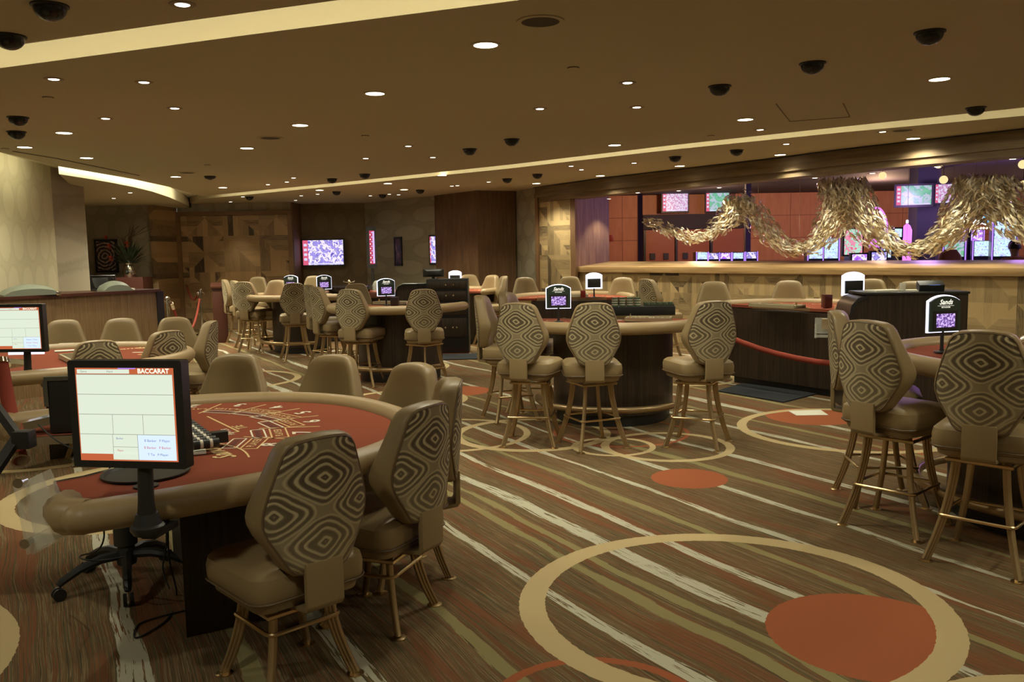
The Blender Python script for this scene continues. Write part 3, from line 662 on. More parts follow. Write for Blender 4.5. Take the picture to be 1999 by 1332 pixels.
# tall tables
ZT=.955
tC=card_table(1.0,8.42,-165,1.85,1.10,ZT,'tall red card table in the middle of the room with brass foot rail','tall card tables',.5,.16)
tD=card_table(.86,12.3,4,1.75,1.15,ZT,'tall round-ended card table behind the middle one, before the parquet wall','tall card tables',.5,.12,body=.66)
tE=card_table(3.02,9.66,57,1.6,.95,ZT,'tall card table with dark striped front behind the sagging red rope','tall card tables',.4,.10,body=.9)
tR=card_table(3.28,4.9,-97,1.95,1.02,ZT,'tall card table at the right edge of the picture with lit sign','tall card tables',.5,.14)
tL=card_table(-3.35,14.7,-125,1.8,1.1,ZT,'tall card table far left before the dark parquet panel','tall card tables',.5,.14)
tI=card_table(-1.42,11.35,-160,1.75,1.05,ZT,'tall card table in front of the black drawer cabinet','tall card tables',.5,.14)
tG=card_table(-1.15,15.35,35,1.7,1.0,ZT,'tall card table mostly behind the drawer cabinet, by the veneer block','tall card tables',.5,.12)
# dark striped dealer front of the roped table
m=MB(); m.prism([(-.78,-.02),(.80,-.02),(.80,.06),(-.78,.06)],.08,ZT-.07); m.build('front_panel',EBONY,tE)
def felt_marks(t,R,seed):
    random.seed(seed); m=MB()
    for k in range(7):
        a=PI*(.14+.12*k); c=Vector((R*.62*cos(a),R*.62*sin(a)+.02,ZT-.0165))
        Q=[c+Vector((.055*cos(q),.055*sin(q),0)) for q in [2*PI*i/12 for i in range(12)]]
        for i in range(12): m.quad(Q[i],Q[(i+1)%12],c+(Q[(i+1)%12]-c)*.82,c+(Q[i]-c)*.82,0)
    put_text(m,'Sands',.10,Matrix.Translation((0,R*.22,ZT-.0165))@Matrix.Rotation(PI,4,'Z'),.3,1,.01)
    m.build('felt_print',[FELT_Y,FELT_W],t,sharp=0,recalc=False)
for i,t in enumerate((tC,tD,tE,tR,tL,tI,tG)): felt_marks(t,1.,i)

# ---------------- chip racks, chips, cards ----------------
TRAYM=mat('worn_tray_metal',(.42,.36,.24),rough=.35,metal=.6)
def chip_rack(x,y,h,z,label,w=.56,d=.26,grp=None,rows=True):
    t=thing('chip_rack',label,'chip rack',(x,y,z),-TB(h),grp)
    m=MB(); m.prism([(-w/2,0),(w/2,0),(w/2,d),(-w/2,d)],0,.012)
    for a,b,c_,d_ in((-w/2,0,w/2,.02),(-w/2,d-.02,w/2,d),(-w/2,0,-w/2+.02,d),(w/2-.02,0,w/2,d)): m.prism([(a,b),(c_,b),(c_,d_),(a,d_)],0,.035)
    m.build('tray',TRAYM,t,bevel=.003)
    m=MB()
    for k in range(1,10): xk=-w/2+w*k/10; m.box((xk,d/2,.018),(.006,d-.04,.02))
    m.build('dividers',TRAYM,t)
    m=MB(); m.box((w/2-.04,d/2-.01,.045),(.004,.03,.04)); m.build('lock_tab',BRASS,t)
    return t
CHIPW=mat('white_chip',(.62,.58,.48),rough=.4); CHIPK=mat('black_chip',(.02,.02,.02),rough=.4); CHIPG=mat('green_chip',(.07,.12,.06),rough=.4); CHIPR=mat('red_chip',(.35,.05,.03),rough=.4)
rk=chip_rack(-1.78,3.98,58,.765,'metal chip rack lying on the front table behind the monitor',.62,.22)
protoC=None; a0=Vector((-1.62,4.13)); a1=Vector((-1.33,3.66)); dd=(a1-a0)/9; ang=math.atan2(dd.y,dd.x)
for k in range(10):
    p=a0+dd*k
    if protoC is None:
        t=thing('chip_stack','short row of chips standing on edge in the rack of the front table','chips',(p.x,p.y,.80),ang+PI/2,'rows of chips in the front rack')
        for q in range(8):
            m=MB(); m.cyl((-.055+q*.0135,0,0),(-.055+q*.0135+.0125,0,0),.021,14); m.build('chip',[CHIPW if q in(2,5) else CHIPK],t)
        CH_all(t); protoC=t
    else: dup(protoC,None,(p.x,p.y,.80))
m=MB(); p=G(428,853,.80); m.box((p.x,p.y,.80),(.07,.05,.05),rz=ang+PI/2); tag(m.build('card_block',BLACKP,bevel=.004),'black block at the near end of the chip rows on the front table','block')
def cards(px,py,z,rz,lab,mt=PAPER,s=(.09,.063,.006)):
    p=G(px,py,z); m=MB(); m.box((0,0,s[2]/2),s); o=m.build('card_stack',mt,loc=(p.x,p.y,z),rot=(0,0,rz),bevel=.002); return tag(o,lab,'cards')
cards(378,885,.76,.4,'small stack of pale cards beside the rack on the front table',PAPER,(.10,.08,.012))
chip_rack(-3.75,7.15,54,.765,'metal chip rack on the left low table beside the left monitor',.55,.3); cards(128,686,.76,.5,'pale cards near the rack on the left low table',PAPER,(.18,.09,.01)); cards(128,672,.78,.2,'papers lying on the rack of the left low table',PAPER,(.14,.1,.006))
chip_rack(1.30,8.08,-165,ZT-.01,'chip rack on the middle table left of the black chip box',.42,.2); chip_rack(2.85,9.45,57,ZT-.01,'long low chip rack on the roped table',.62,.2)
chip_rack(-1.55,11.6,-160,ZT-.01,'chip rack on the table before the drawer cabinet',.5,.2); chip_rack(-3.1,14.4,-125,ZT-.01,'chip rack on the far left tall table',.5,.2); chip_rack(.86,12.42,4,ZT-.01,'chip rack on the round table before the parquet wall',.5,.2)
# black chip box on the middle table
cb=thing('chip_box','black box full of chips at the far side of the middle table','chip box',(1.33,8.78,ZT-.01),-.12)
m=MB(); m.box((0,0,.045),(.66,.30,.09)); m.build('box_body',BLACKP,cb,bevel=.004)
m=MB(); m.box((.17,0,.10),(.30,.26,.02)); m.build('lid',mat('tinted_lid',(.10,.13,.10),rough=.15,trans=.4),cb)
first=None
for i in range(4):
    for j in range(2):
        x=1.33+(-.27+.075*i)*cos(-.12)-(-.06+.12*j)*sin(-.12); y=8.78+(-.27+.075*i)*sin(-.12)+(-.06+.12*j)*cos(-.12)
        if first is None:
            t=thing('chip_column','upright column of pale and green chips in the black box','chips',(x,y,ZT+.08),0,'chip columns in the black box')
            for q in range(7): m=MB(); m.cyl((0,0,q*.012),(0,0,q*.012+.011),.033,12); m.build('chip',CHIPW if q%2 else CHIPG,t)
            CH_all(t); first=t
        else: dup(first,None,(x,y,ZT+.08))
first=None
for i in range(5):
    for j in range(2):
        x=1.33+(.05+.06*i)*cos(-.12)-(-.07+.12*j)*sin(-.12); y=8.78+(.05+.06*i)*sin(-.12)+(-.07+.12*j)*cos(-.12)
        if first is None:
            m=MB(); m.lathe([(.002,0),(.026,0),(.026,.012),(.002,.012)],(0,0,0),12); first=tag(m.build('chip',CHIPG,loc=(x,y,ZT+.101)),'green chip lying flat on the lid of the black chip box','chip','green chips on the box lid')
        else: dup(first,None,(x,y,ZT+.101))

# ---------------- lit table signs ----------------
def arch(w,h,rise,r=.012,n=9):
    P=[(-w/2,0),(w/2,0),(w/2,h-rise)]
    for k in range(1,n): u=1-2*k/n; P.append((w/2*u*.93,h-rise+rise*(1-u*u)**.7))
    P.append((-w/2,h-rise)); return P
def yprism(m,poly,y0,y1,z,mi=0):
    n=len(poly); return m.loft([[(x,y0,q+z) for x,q in poly],[(x,y1,q+z) for x,q in poly]],True,True,mi)
LITP=mat('lit_acrylic_panel',(.8,.8,.85),emit=(.74,.76,1.),es=1.0); SIGNH=mat('sign_header',(.03,.05,.04),rough=.3)
def make_sign():
    t=thing('table_sign','sign','sign')
    m=MB(); m.lathe([(.002,0),(.045,0),(.045,.006),(.014,.012),(.014,.02),(.002,.02)],(0,0,0),18); m.build('base',BLACKM,t)
    m=MB(); m.cyl((0,0,.01),(0,0,.13),.011,10); m.build('pole',BLACKM,t)
    m=MB(); yprism(m,arch(.235,.229,.035),-.006,.008,.123); m.build('lit_panel',LITP,t)
    m=MB(); yprism(m,arch(.222,.215,.033),-.022,-.008,.130); hs=m.build('housing',SIGNH,t)
    m=MB(); m.box((0,-.0235,.198),(.18,.003,.118)); m.build('bezel',BLACKP,hs)
    m=MB(); m.box((0,-.026,.197),(.135,.002,.082)); m.build('screen',SCRP,hs)
    m=MB(); put_text(m,'Sands',.042,Matrix.Translation((0,-.0235,.308))@Matrix.Rotation(PI/2,4,'X'),.3,0,.02); put_text(m,'BETHLEHEM',.012,Matrix.Translation((0,-.0235,.277))@Matrix.Rotation(PI/2,4,'X'),0,0,.01)
    m.box((0,-.0235,.2865),(.12,.0015,.0015)); m.build('lettering',E_TXT,hs,sharp=0,recalc=False)
    m=MB(); m.box((0,.018,.205),(.185,.02,.125)); m.build('back_box',BLACKP,t,bevel=.004)
    CH_all(t); return t
def pic_scene():
    g=NG('sign_picture',.3); x,y,z=g.pos('Object'); f=g.noise(g.comb(x,z,0.),55.,4.,.7); g.color((0,0,0)); g.emit(g.ramp(f,[(.42,(.05,.02,.12)),(.5,(.30,.16,.55)),(.58,(.85,.65,1.)),(.66,(.35,.15,.5))]),.6); return g.m
SCRP=pic_scene()
SG=make_sign(); sg_used=False
def sign(x,y,z,rz,lab,sc_=1.):
    global sg_used
    if not sg_used: sg_used=True; o=SG; o.location=(x,y,z); o.rotation_euler=(0,0,rz); o['label']=lab
    else: o=dup(SG,None,(x,y,z),rz,lab)
    o['group']='lit signs standing on the card tables'; o.scale=(sc_,)*3; return o
q=G(1838,688,ZT-.01); sign(q.x,q.y,ZT-.01,TB(16),'lit sign with violet picture on the right table, between the two patterned chairs')
q=G(1095,617,ZT-.01); sign(.44,8.05,ZT-.01,TB(2),'lit sign with violet picture on the middle table, between two patterned chair backs')
q=G(1170,583,ZT-.01); sign(1.17,12.15,ZT-.01,TB(182),'small sign seen from behind with white glowing rim, on the table before the parquet wall')
sign(3.62,9.12,ZT-.01,TB(190),'brightly glowing sign seen from behind beside the tall pit stand',1.1)
sign(-3.58,14.05,ZT-.01,TB(-10),'lit sign half hidden behind a patterned chair back, far left table')
sign(-2.98,13.75,ZT-.01,TB(18),'lit sign at the right end of the far left table, below the television')
sign(-1.62,11.15,ZT-.01,TB(24),'tilted lit sign on the table left of the black drawer cabinet')
sign(-1.0,15.5,ZT-.01,TB(170),'glowing sign top showing above the black drawer cabinet')
qa=G(205,966,.765); sign(-1.37,3.13,.758,TB(186),'sign whose lit lower rim shows just below the front monitor',1.)
sign(-3.70,6.52,.758,TB(185),'sign whose lit lower rim shows just below the left monitor',1.1)

# ---------------- baccarat monitors on clamped poles ----------------
def make_monitor():
    t=thing('baccarat_monitor','m','monitor'); W,H=.398,.352; zb=.897; ys=-.05
    m=MB(); m.loft([[(x,y,zb+H/2+z) for x,z in rrect(W/2,H/2,.008,2)] for y in (ys,ys+.045)]); m.loft([[(x,ys+.045,zb+H/2+z) for x,z in rrect(W/2-.01,H/2-.01,.02,2)],[(x,ys+.085,zb+H/2+z) for x,z in rrect(W/2-.09,H/2-.08,.02,2)]]); m.build('casing',BLACKP,t)
    sw,sh=.344,.305; x0,z1=-sw/2,zb+H/2+sh/2
    s=MB()
    def R(u0,v0,u1,v1,mi,lv): y=ys-.0008-lv*.0004; s.quad((x0+u0*sw,y,z1-v1*sh),(x0+u1*sw,y,z1-v1*sh),(x0+u1*sw,y,z1-v0*sh),(x0+u0*sw,y,z1-v0*sh),mi)
    R(0,0,1,1,1,0); R(.01,.07,.985,.925,0,1); R(.34,.90,.985,.985,0,1); R(.02,.016,.555,.06,0,1); R(.44,.0,.62,.012,6,1)
    L=lambda u0,v0,u1,v1: R(u0,v0,u1,v1,2,2)
    for v in(.07,.283,.497,.712): L(.01,v-.0025,.985,v+.0025)
    for u,a,b in((.355,.497,.712),(.665,.497,.712),(.345,.712,.925),(.60,.712,.985)): L(u-.002,a,u+.002,b)
    L(.345,.845,.60,.849); R(.603,.716,.985,.985,4,2)
    put_text(s,'BACCARAT',.021,Matrix.Translation((x0+.80*sw,ys-.003,z1-.034*sh))@Matrix.Rotation(PI/2,4,'X'),0,7,.03)
    for i,(tt,cc) in enumerate((('B Banker   P Player',3),('B Banker   P Banker',5),('T Tie   P Player',3))): put_text(s,tt,.0115,Matrix.Translation((x0+.80*sw,ys-.003,z1-(.775+.075*i)*sh))@Matrix.Rotation(PI/2,4,'X'),0,cc)
    put_text(s,'Banker',.009,Matrix.Translation((x0+.42*sw,ys-.003,z1-.755*sh))@Matrix.Rotation(PI/2,4,'X'),0,3); put_text(s,'Player',.009,Matrix.Translation((x0+.42*sw,ys-.003,z1-.885*sh))@Matrix.Rotation(PI/2,4,'X'),0,5)
    put_text(s,'Game',.010,Matrix.Translation((x0+.09*sw,ys-.003,z1-.038*sh))@Matrix.Rotation(PI/2,4,'X'),0,2); put_text(s,'Hand',.010,Matrix.Translation((x0+.36*sw,ys-.003,z1-.038*sh))@Matrix.Rotation(PI/2,4,'X'),0,2)
    s.build('screen',[E_WHITE,E_ORG,E_LINE,E_BLUE,E_PALE,E_RED,E_VIO,E_TXT],t,sharp=0,recalc=False)
    m=MB(); m.tube([(0.03,-.02,.67),(0.03,-.02,.72),(0.03,-.02,.78),(0.03,-.01,.93)],[.034,.032,.026,.024],14); m.build('pole',BLACKP,t)
    m=MB(); m.lathe([(.002,.67),(.045,.67),(.055,.685),(.055,.697),(.045,.703),(.034,.74),(.002,.74)],(.03,-.02,0),22); m.build('clamp_flange',BLACKP,t)
    m=MB(); m.box((.03,.05,.66),(.05,.14,.02)); m.build('clamp_arm',BLACKM,t)
    m=MB(); m.box((.03,.035,.95),(.09,.07,.09)); m.build('bracket',BLACKM,t)
    CH_all(t); return t
MO=make_monitor(); MO.location=(-1.24,2.79,.028); MO.rotation_euler=(0,0,TB(-9)); MO['label']='large bright monitor headed baccarat on a black pole at the front table'; MO['group']='monitors on poles at the low tables'
# its pole's flange hangs below the arm rest
dup(MO,None,(-3.60,6.32,.04),TB(-6),'bright monitor at the left edge on a black pole behind the front one')

# ---------------- things around the front table ----------------
t=thing('caster_stand','black five-spoked stand on casters under the front table','stand',(-1.93,4.14,0),.3)
m=MB(); m.lathe([(.002,.10),(.045,.10),(.05,.14),(.04,.19),(.03,.21),(.002,.21)],(0,0,0),18); m.build('hub',BLACKP,t)
m=MB(); m.cyl((0,0,.2),(0,0,.62),.055,16); m.build('column',BLACKP,t)
for k in range(5):
    a=TB(205)+k*2*PI/5; c,s_=cos(a),sin(a)
    m=MB(); pts=[(c*r,s_*r,z) for r,z in((.03,.15),(.12,.15),(.22,.125),(.30,.085),(.315,.07))]; m.tube(pts,[.026,.024,.021,.019,.014],8); ar=m.build('spoke',BLACKP,t)
    m=MB(); u=Vector((-s_,c,0))
    for q in(-.022,.008): o=Vector((c*.315,s_*.315,.03))+u*q; m.cyl(o,o+u*.016,.030,14)
    m.build('caster',BLACKP,ar)
def cable(pts,label,r=.004,n=5):
    P=[Vector(p) for p in pts]; out=[]
    for i in range(len(P)-1):
        p0,p1,p2,p3=P[max(i-1,0)],P[i],P[i+1],P[min(i+2,len(P)-1)]
        for q in range(n):
            u=q/n; out.append(.5*((2*p1)+(p2-p0)*u+(2*p0-5*p1+4*p2-p3)*u*u+(3*p1-p0-3*p2+p3)*u**3))
    out.append(P[-1]); m=MB(); m.tube(out,r,6); return tag(m.build('cable',RUBBER),label,'cable')
cable([at(200,1015,3.6),at(203,1050,3.65),at(190,1075,3.7),at(158,1085,3.8),at(162,1092,3.7),at(196,1095,3.7),at(240,1088,3.75)],'thin black cable looping left of the casters under the front table')
fz=.006
cable([at(328,1010,3.75),at(330,1090,3.6),G(345,1160,fz),G(330,1205,fz),G(290,1235,fz),G(263,1245,fz),G(270,1220,fz),G(310,1205,fz),G(362,1192,fz)],'black cable lying in a loop on the carpet before the dark table pedestal')
cable([at(322,1000,3.75),at(325,1060,3.7),at(318,1110,3.7),at(331,1150,3.66)],'black cable hanging straight below the front table')
cable([at(75,830,3.6),at(110,860,3.3),at(150,880,3.2)],'thin cable curving behind the left edge of the front monitor',.003)
# acrylic holder clipped to the tip of the front table
t=thing('acrylic_holder','clear acrylic holder with chrome knobs on the near tip of the front table','holder',(0,0,0))
A_=[at(*p,2.86) for p in((26,950),(78,925),(128,1045),(52,1085))]
nrm=(A_[1]-A_[0]).cross(A_[3]-A_[0]).normalized(); nrm=nrm if nrm.y>0 else -nrm
m=MB(); m.loft([A_,[p+nrm*.012 for p in A_]]); m.loft([[p+nrm*.06 for p in A_],[p+nrm*.07 for p in A_]]); m.build('panel',GLASS,t,bevel=.002)
B_=[at(*p,2.84) for p in((50,1056),(112,1025),(128,1048),(62,1086))]; m=MB(); m.loft([B_,[p+nrm*.09 for p in B_]]); m.build('foot_block',GLASS,t,bevel=.003)
for px,py in((48,938),(60,1055)):
    p=at(px,py,2.84); m=MB(); m.cyl(p,p-nrm*.03,.013,14); m.cyl(p-nrm*.03,p-nrm*.04,.017,14); m.build('knob',CHROME,t)
# black monitor arm and dark shuffler at the far horn of the front table
t=thing('monitor_arm','black jointed square arm reaching in at the lower left edge','arm',(0,0,0)); pa,pb,pc=at(-40,965,3.2),at(32,858,3.35),at(62,872,3.42)
m=MB(); m.tube([pa,pb],.024,4); m.build('lower_arm',BLACKP,t); m=MB(); m.box(pb+Vector((.03,0,.0)),(.07,.06,.07)); m.build('joint',BLACKP,t,bevel=.006)
m=MB(); m.tube([pb+Vector((0,0,.02)),at(-10,792,3.4)],.021,4); m.build('upper_arm',BLACKP,t)
t=thing('card_shuffler','black card shuffler box on the far horn of the front table','shuffler',(-2.17,4.25,.76),TB(10))
m=MB(); m.box((0,0,.13),(.22,.20,.26)); m.build('body',BLACKP,t,bevel=.01); m=MB(); m.box((0,-.09,.27),(.24,.03,.02)); m.box((-.115,-.09,.20),(.02,.03,.13)); m.build('rim',GREYP,t); m=MB(); m.box((-.16,-.02,.05),(.16,.10,.04),M=Matrix.Rotation(-.2,3,'Y')); m.build('card_chute',CHROME,t); m=MB(); m.box((.05,-.102,.05),(.10,.004,.03)); m.build('name_plate',mat('plate',(.3,.2,.12),rough=.5),t)
# ropes
def rope(a,b,sag,label,r=.022,ends=True):
    a,b=Vector(a),Vector(b); t=thing('velvet_rope',label,'rope',(0,0,0)); P=[a.lerp(b,k/14)+Vector((0,0,-sag*4*(k/14)*(1-k/14))) for k in range(15)]
    m=MB(); m.tube(P,r,10); m.build('rope',ROPE,t)
    for p,q in((P[0],P[1]),(P[-1],P[-2])): m=MB(); m.cyl(p,p.lerp(q,.6),r*1.25,12); m.build('end_ferrule',CHROME,t)
    return t
rope((2.42,9.72,.62),(4.45,7.2,.83),.30,'thick red rope sagging before the dark front of the roped table',.03)
def stanchion(x,y,label):
    t=thing('stanchion',label,'stanchion',(x,y,0),0,'chrome rope posts')
    m=MB(); m.lathe([(.002,0),(.15,0),(.155,.012),(.12,.03),(.06,.055),(.032,.10),(.025,.14),(.002,.14)],(0,0,0),28); m.build('base',CHROME,t)
    m=MB(); m.cyl((0,0,.13),(0,0,.88),.024,16); m.build('post',CHROME,t)
    m=MB(); m.lathe([(.002,.86),(.036,.86),(.036,.92),(.028,.93),(.045,.945),(.045,.955),(.022,.975),(.002,.98)],(0,0,0),20)
    for a in range(4):
        c,s_=cos(a*PI/2+.5),sin(a*PI/2+.5); m.tube([(c*.03,s_*.03,.90),(c*.06,s_*.06,.89),(c*.075,s_*.075,.86),(c*.065,s_*.065,.83)],.006,6)
    m.build('rope_head',CHROME,t); return t
S1=(-5.71,14.3); S2=(-6.42,17.8)
stanchion(*S1,'chrome rope post just right of the reception counter end'); stanchion(*S2,'chrome rope post with spreading foot before the dark parquet panel')
rope((S1[0]+.05,S1[1]+.04,.86),(S2[0]+.02,S2[1]-.06,.86),.62,'long red rope sagging between the two chrome posts by the reception'); rope((S2[0]-.05,S2[1],.88),(-7.25,19.28,1.0),.22,'short red rope left of the post before the parquet panel')
rope(at(2,705,4.7),at(40,900,4.3),.03,'thick red rope at the left edge running down behind the black arm',.036)
# podium, mats, paper
t=thing('podium','narrow dark red wooden podium left of the far left chairs','podium',(-5.52,16.3,0),.3)
m=MB(); m.box((0,0,.52),(.25,.28,1.04)); m.build('body',REDW,t,bevel=.01); m=MB(); m.box((0,-.02,1.08),(.30,.34,.04),M=Matrix.Rotation(.2,3,'X')); m.build('top',REDW,t,bevel=.008)
m=MB(); mc=[G(*p) for p in((1400,765),(1450,750),(1597,770),(1530,787))]; m.prism([(p.x,p.y) for p in mc],.001,.014); tag(m.build('floor_mat',MATC),'dark rubber mat on the carpet before the roped table','mat')
m=MB(); m.prism([(-1.25,12.9),(-.3,12.9),(-.3,13.6),(-1.25,13.6)],.001,.014); tag(m.build('floor_mat',MATC),'dark rubber mat at the foot of the black drawer cabinet','mat')
m=MB(); mc=[G(*p) for p in((1538,803),(1602,801),(1617,811),(1555,812))]; m.prism([(p.x,p.y) for p in mc],.001,.004); tag(m.build('paper_sheet',PAPER),'white sheet of paper lying on the orange carpet disc','paper')

# ---------------- pit stand at the right ----------------
t=thing('pit_stand','tall black-striped pit stand with papers on top','cabinet',(3.9,8.5,0),TB(-6))
P=[(-.60,0)]+[(.50,0),(.50,1.13)]+[(-.42,1.13),(-.52,1.10),(-.58,1.03),(-.60,.93)]
m=MB(); m.loft([[(x,-.22,z) for x,z in P],[(x,.28,z) for x,z in P]]); m.build('body',EBONY,t)
m=MB(); m.box((.02,.03,1.14),(.98,.54,.022)); m.build('top',BLACKM,t,bevel=.004)
m=MB(); yprism(m,[(-.60,.93),(-.58,1.03),(-.52,1.10),(-.42,1.13),(-.42,1.10),(-.50,1.07),(-.55,1.0),(-.57,.93)],-.235,-.22,0); m.build('rounded_edge',BLACKM,t)
def paper(x,y,z,rz,lab,s=(.28,.2,.006)):
    m=MB(); m.box((0,0,s[2]/2),s); o=m.build('paper_pile',PAPER,loc=(x,y,z),rot=(0,0,rz)); return tag(o,lab,'papers')
paper(3.68,8.5,1.152,.2,'papers lying in the middle of the pit stand top',(.3,.2,.015)); paper(4.0,8.45,1.152,-.3,'papers beside the black display on the pit stand',(.22,.18,.012))
m=MB(); m.lathe([(.002,0),(.026,0),(.034,.085),(.03,.085),(.023,.006),(.002,.006)],(0,0,0),16); tag(m.build('drinking_glass',GLASS,loc=(3.83,8.42,1.152)),'clear glass standing on the pit stand','glass')
t=thing('terminal_display','low black tilted display on the pit stand','display',(4.08,8.38,1.152),TB(-10)); m=MB(); m.box((0,0,.045),(.23,.12,.08),M=Matrix.Rotation(.35,3,'X')); m.build('casing',BLACKP,t,bevel=.006); m=MB(); m.box((.02,-.065,.055),(.10,.003,.02),M=Matrix.Rotation(.35,3,'X')); m.build('lettering',E_BLUE,t)
t=thing('acrylic_tray','clear acrylic card tray fixed to the roped table edge','tray',(3.22,8.72,.80),TB(-20))
m=MB(); m.box((0,0,.0),(.26,.02,.16)); m.box((-.12,-.06,-.05),(.02,.14,.14)); m.box((0,-.07,-.1),(.26,.14,.02)); m.build('tray_body',GLASS,t,bevel=.002); m=MB(); m.box((.03,-.03,.02),(.18,.02,.12),M=Matrix.Rotation(.4,3,'X')); m.build('card_rest',TRAYM,t)
m=MB(); m.box((0,0,.07),(.08,.12,.14)); tag(m.build('card_shoe',mat('dark_red_acrylic',(.06,.008,.006),rough=.3),loc=(3.42,9.32,ZT-.01),bevel=.004),'dark red card shoe beside the glowing sign on the roped table','card shoe')
m=MB(); m.box((0,0,.06),(.10,.14,.12)); tag(m.build('card_shoe',mat('black_acrylic',(.03,.02,.02),rough=.2),loc=(-1.48,10.95,ZT-.01),bevel=.006),'dark card shoe beside the tilted sign before the drawer cabinet','card shoe')
m=MB(); m.box((0,0,.05),(.07,.12,.10)); tag(m.build('card_shoe',mat('dark_red_acrylic2',(.16,.015,.01),rough=.2),loc=(1.02,12.25,ZT-.01),bevel=.004),'dark red card shoe left of the small sign seen from behind','card shoe')

# ---------------- drawer cabinet and its neighbours ----------------
t=thing('drawer_cabinet','tall black cabinet with brass-knobbed drawers behind the second table','cabinet',(-1.02,13.75,0),0)
m=MB(); m.box((0,.22,.60),(.66,.44,1.19)); m.build('body',BLACKP,t,bevel=.006)
for k,(z,h) in enumerate(((1.10,.13),(.93,.16),(.72,.22),(.42,.32))):
    m=MB(); m.box((0,-.012,z),(.60,.02,h-.02)); d=m.build('drawer',EBONY,t,bevel=.003)
    for x in(-.02,.10) if k<2 else (-.14,-.04,.08,.14): m=MB(); m.lathe([(.002,0),(.008,0),(.014,.012),(.010,.02),(.002,.022)],(x,-.022,z),12,M=Matrix.Rotation(PI/2,3,'X')); m.build('knob',BRASS,d)
t=thing('pit_cabinet','black cabinet with rounded top left of the drawer cabinet','cabinet',(-1.60,13.9,0),0)
P=[(-.26,0),(.24,0),(.24,1.12),(-.14,1.12),(-.22,1.08),(-.26,.99)]; m=MB(); m.loft([[(x,0,z) for x,z in P],[(x,.4,z) for x,z in P]]); m.build('body',EBONY,t); m=MB(); m.tube([(-.26,-.01,.1),(-.26,-.01,.99),(-.22,-.01,1.08),(-.14,-.01,1.12),(.24,-.01,1.12)],.015,6); m.build('edge_trim',BLACKM,t)
t=thing('flat_monitor','black monitor seen from behind on the drawer cabinet','monitor',(-1.25,13.95,1.195),0)
m=MB(); m.box((0,0,.10),(.34,.03,.13)); m.build('casing',BLACKP,t,bevel=.006); m=MB(); m.loft([[(x,-.015,z+.10) for x,z in rrect(.15,.055,.01,2)],[(x,-.05,z+.10) for x,z in rrect(.10,.03,.01,2)]]); m.build('rear_bulge',BLACKP,t); m=MB(); m.box((0,0,.02),(.05,.05,.04)); m.box((0,0,.004),(.16,.12,.008)); m.build('foot',BLACKP,t)

# ---------------- roulette ----------------
t=thing('roulette_table','dark red roulette table below the television','table',(-2.85,16.3,0),TB(-4))
m=MB(); m.box((0,0,.86),(1.6,.9,.10)); m.build('top',REDW,t,bevel=.01); m=MB(); m.box((0,0,.916),(1.45,.76,.006)); m.build('felt_surface',FELT,t); m=MB(); m.box((0,0,.42),(1.3,.6,.8)); m.build('pedestal',EBONY,t)
t=thing('roulette','roulette wheel with chrome turret in a black bowl','roulette wheel',(-3.02,16.1,.92),0)
m=MB(); m.lathe([(.002,0),(.36,0),(.42,.05),(.42,.10),(.38,.115),(.33,.07),(.25,.045),(.002,.045)],(0,0,0),36); m.build('bowl',mat('black_lacquer',(.015,.012,.012),rough=.15),t)
m=MB(); m.lathe([(.002,.04),(.24,.05),(.24,.06),(.10,.085),(.04,.12),(.015,.15),(.015,.19),(.03,.2),(.015,.22),(.002,.23)],(0,0,0),28); m.build('rotor',BRASS,t)
m=MB()
for a in range(4): c,s_=cos(a*PI/2+.4),sin(a*PI/2+.4); m.cyl((0,0,.17),(c*.09,s_*.09,.19),.007,8); m.lathe([(.002,-.014),(.012,-.008),(.014,0),(.012,.008),(.002,.014)],(c*.1,s_*.1,.195),10)
m.build('turret_arms',CHROME,t)
for k,(x,y,lab) in enumerate(((-3.42,16.0,'clear glass dome left of the roulette wheel'),(-2.5,16.1,'clear glass dome between roulette wheel and tall display'))):
    m=MB(); m.lathe([(.001,.0),(.09,.0),(.09,.12),(.07,.17),(.035,.2),(.002,.205)],(0,0,0),20); tag(m.build('glass_dome',GLASS,loc=(x,y,.92)),lab,'dome')
p=at(728,560,17.); t=thing('roulette_display','tall narrow lit results display on a black pole','display',(p.x,17.,0),TB(6))
zt,zb=at(728,442,17.).z,at(728,524,17.).z
m=MB(); m.cyl((0,0,.9),(0,0,zb+.02),.025,12); m.lathe([(.002,.0),(.15,0),(.15,.02),(.025,.04),(.02,.92),(.002,.92)],(0,0,0),18); m.build('pole',BLACKM,t)
m=MB(); m.loft([[(x,y,(zt+zb)/2+z) for x,z in rrect(.095,(zt-zb)/2,.03,4)] for y in(-.03,.03)]); m.build('casing',BLACKP,t)
s=MB(); s.box((.012,-.032,(zt+zb)/2),(.10,.003,(zt-zb)-.17)); 
random.seed(5); zz=zb+.12
s.build('screen',mat('display_red',(0,0,0),emit=(.55,.05,.12),es=.5),t)
m=MB()
for k in range(14): m.box((-.018+.028*(k%2),-.035,zb+.12+k*(zt-zb-.24)/13),(.02,.002,.022),mi=k%2)
m.box((.043,-.035,(zt+zb)/2),(.035,.002,(zt-zb)-.2),mi=1); m.build('numbers',[E_TXT,mat('display_violet',(0,0,0),emit=(.75,.55,1.),es=.5)],t)

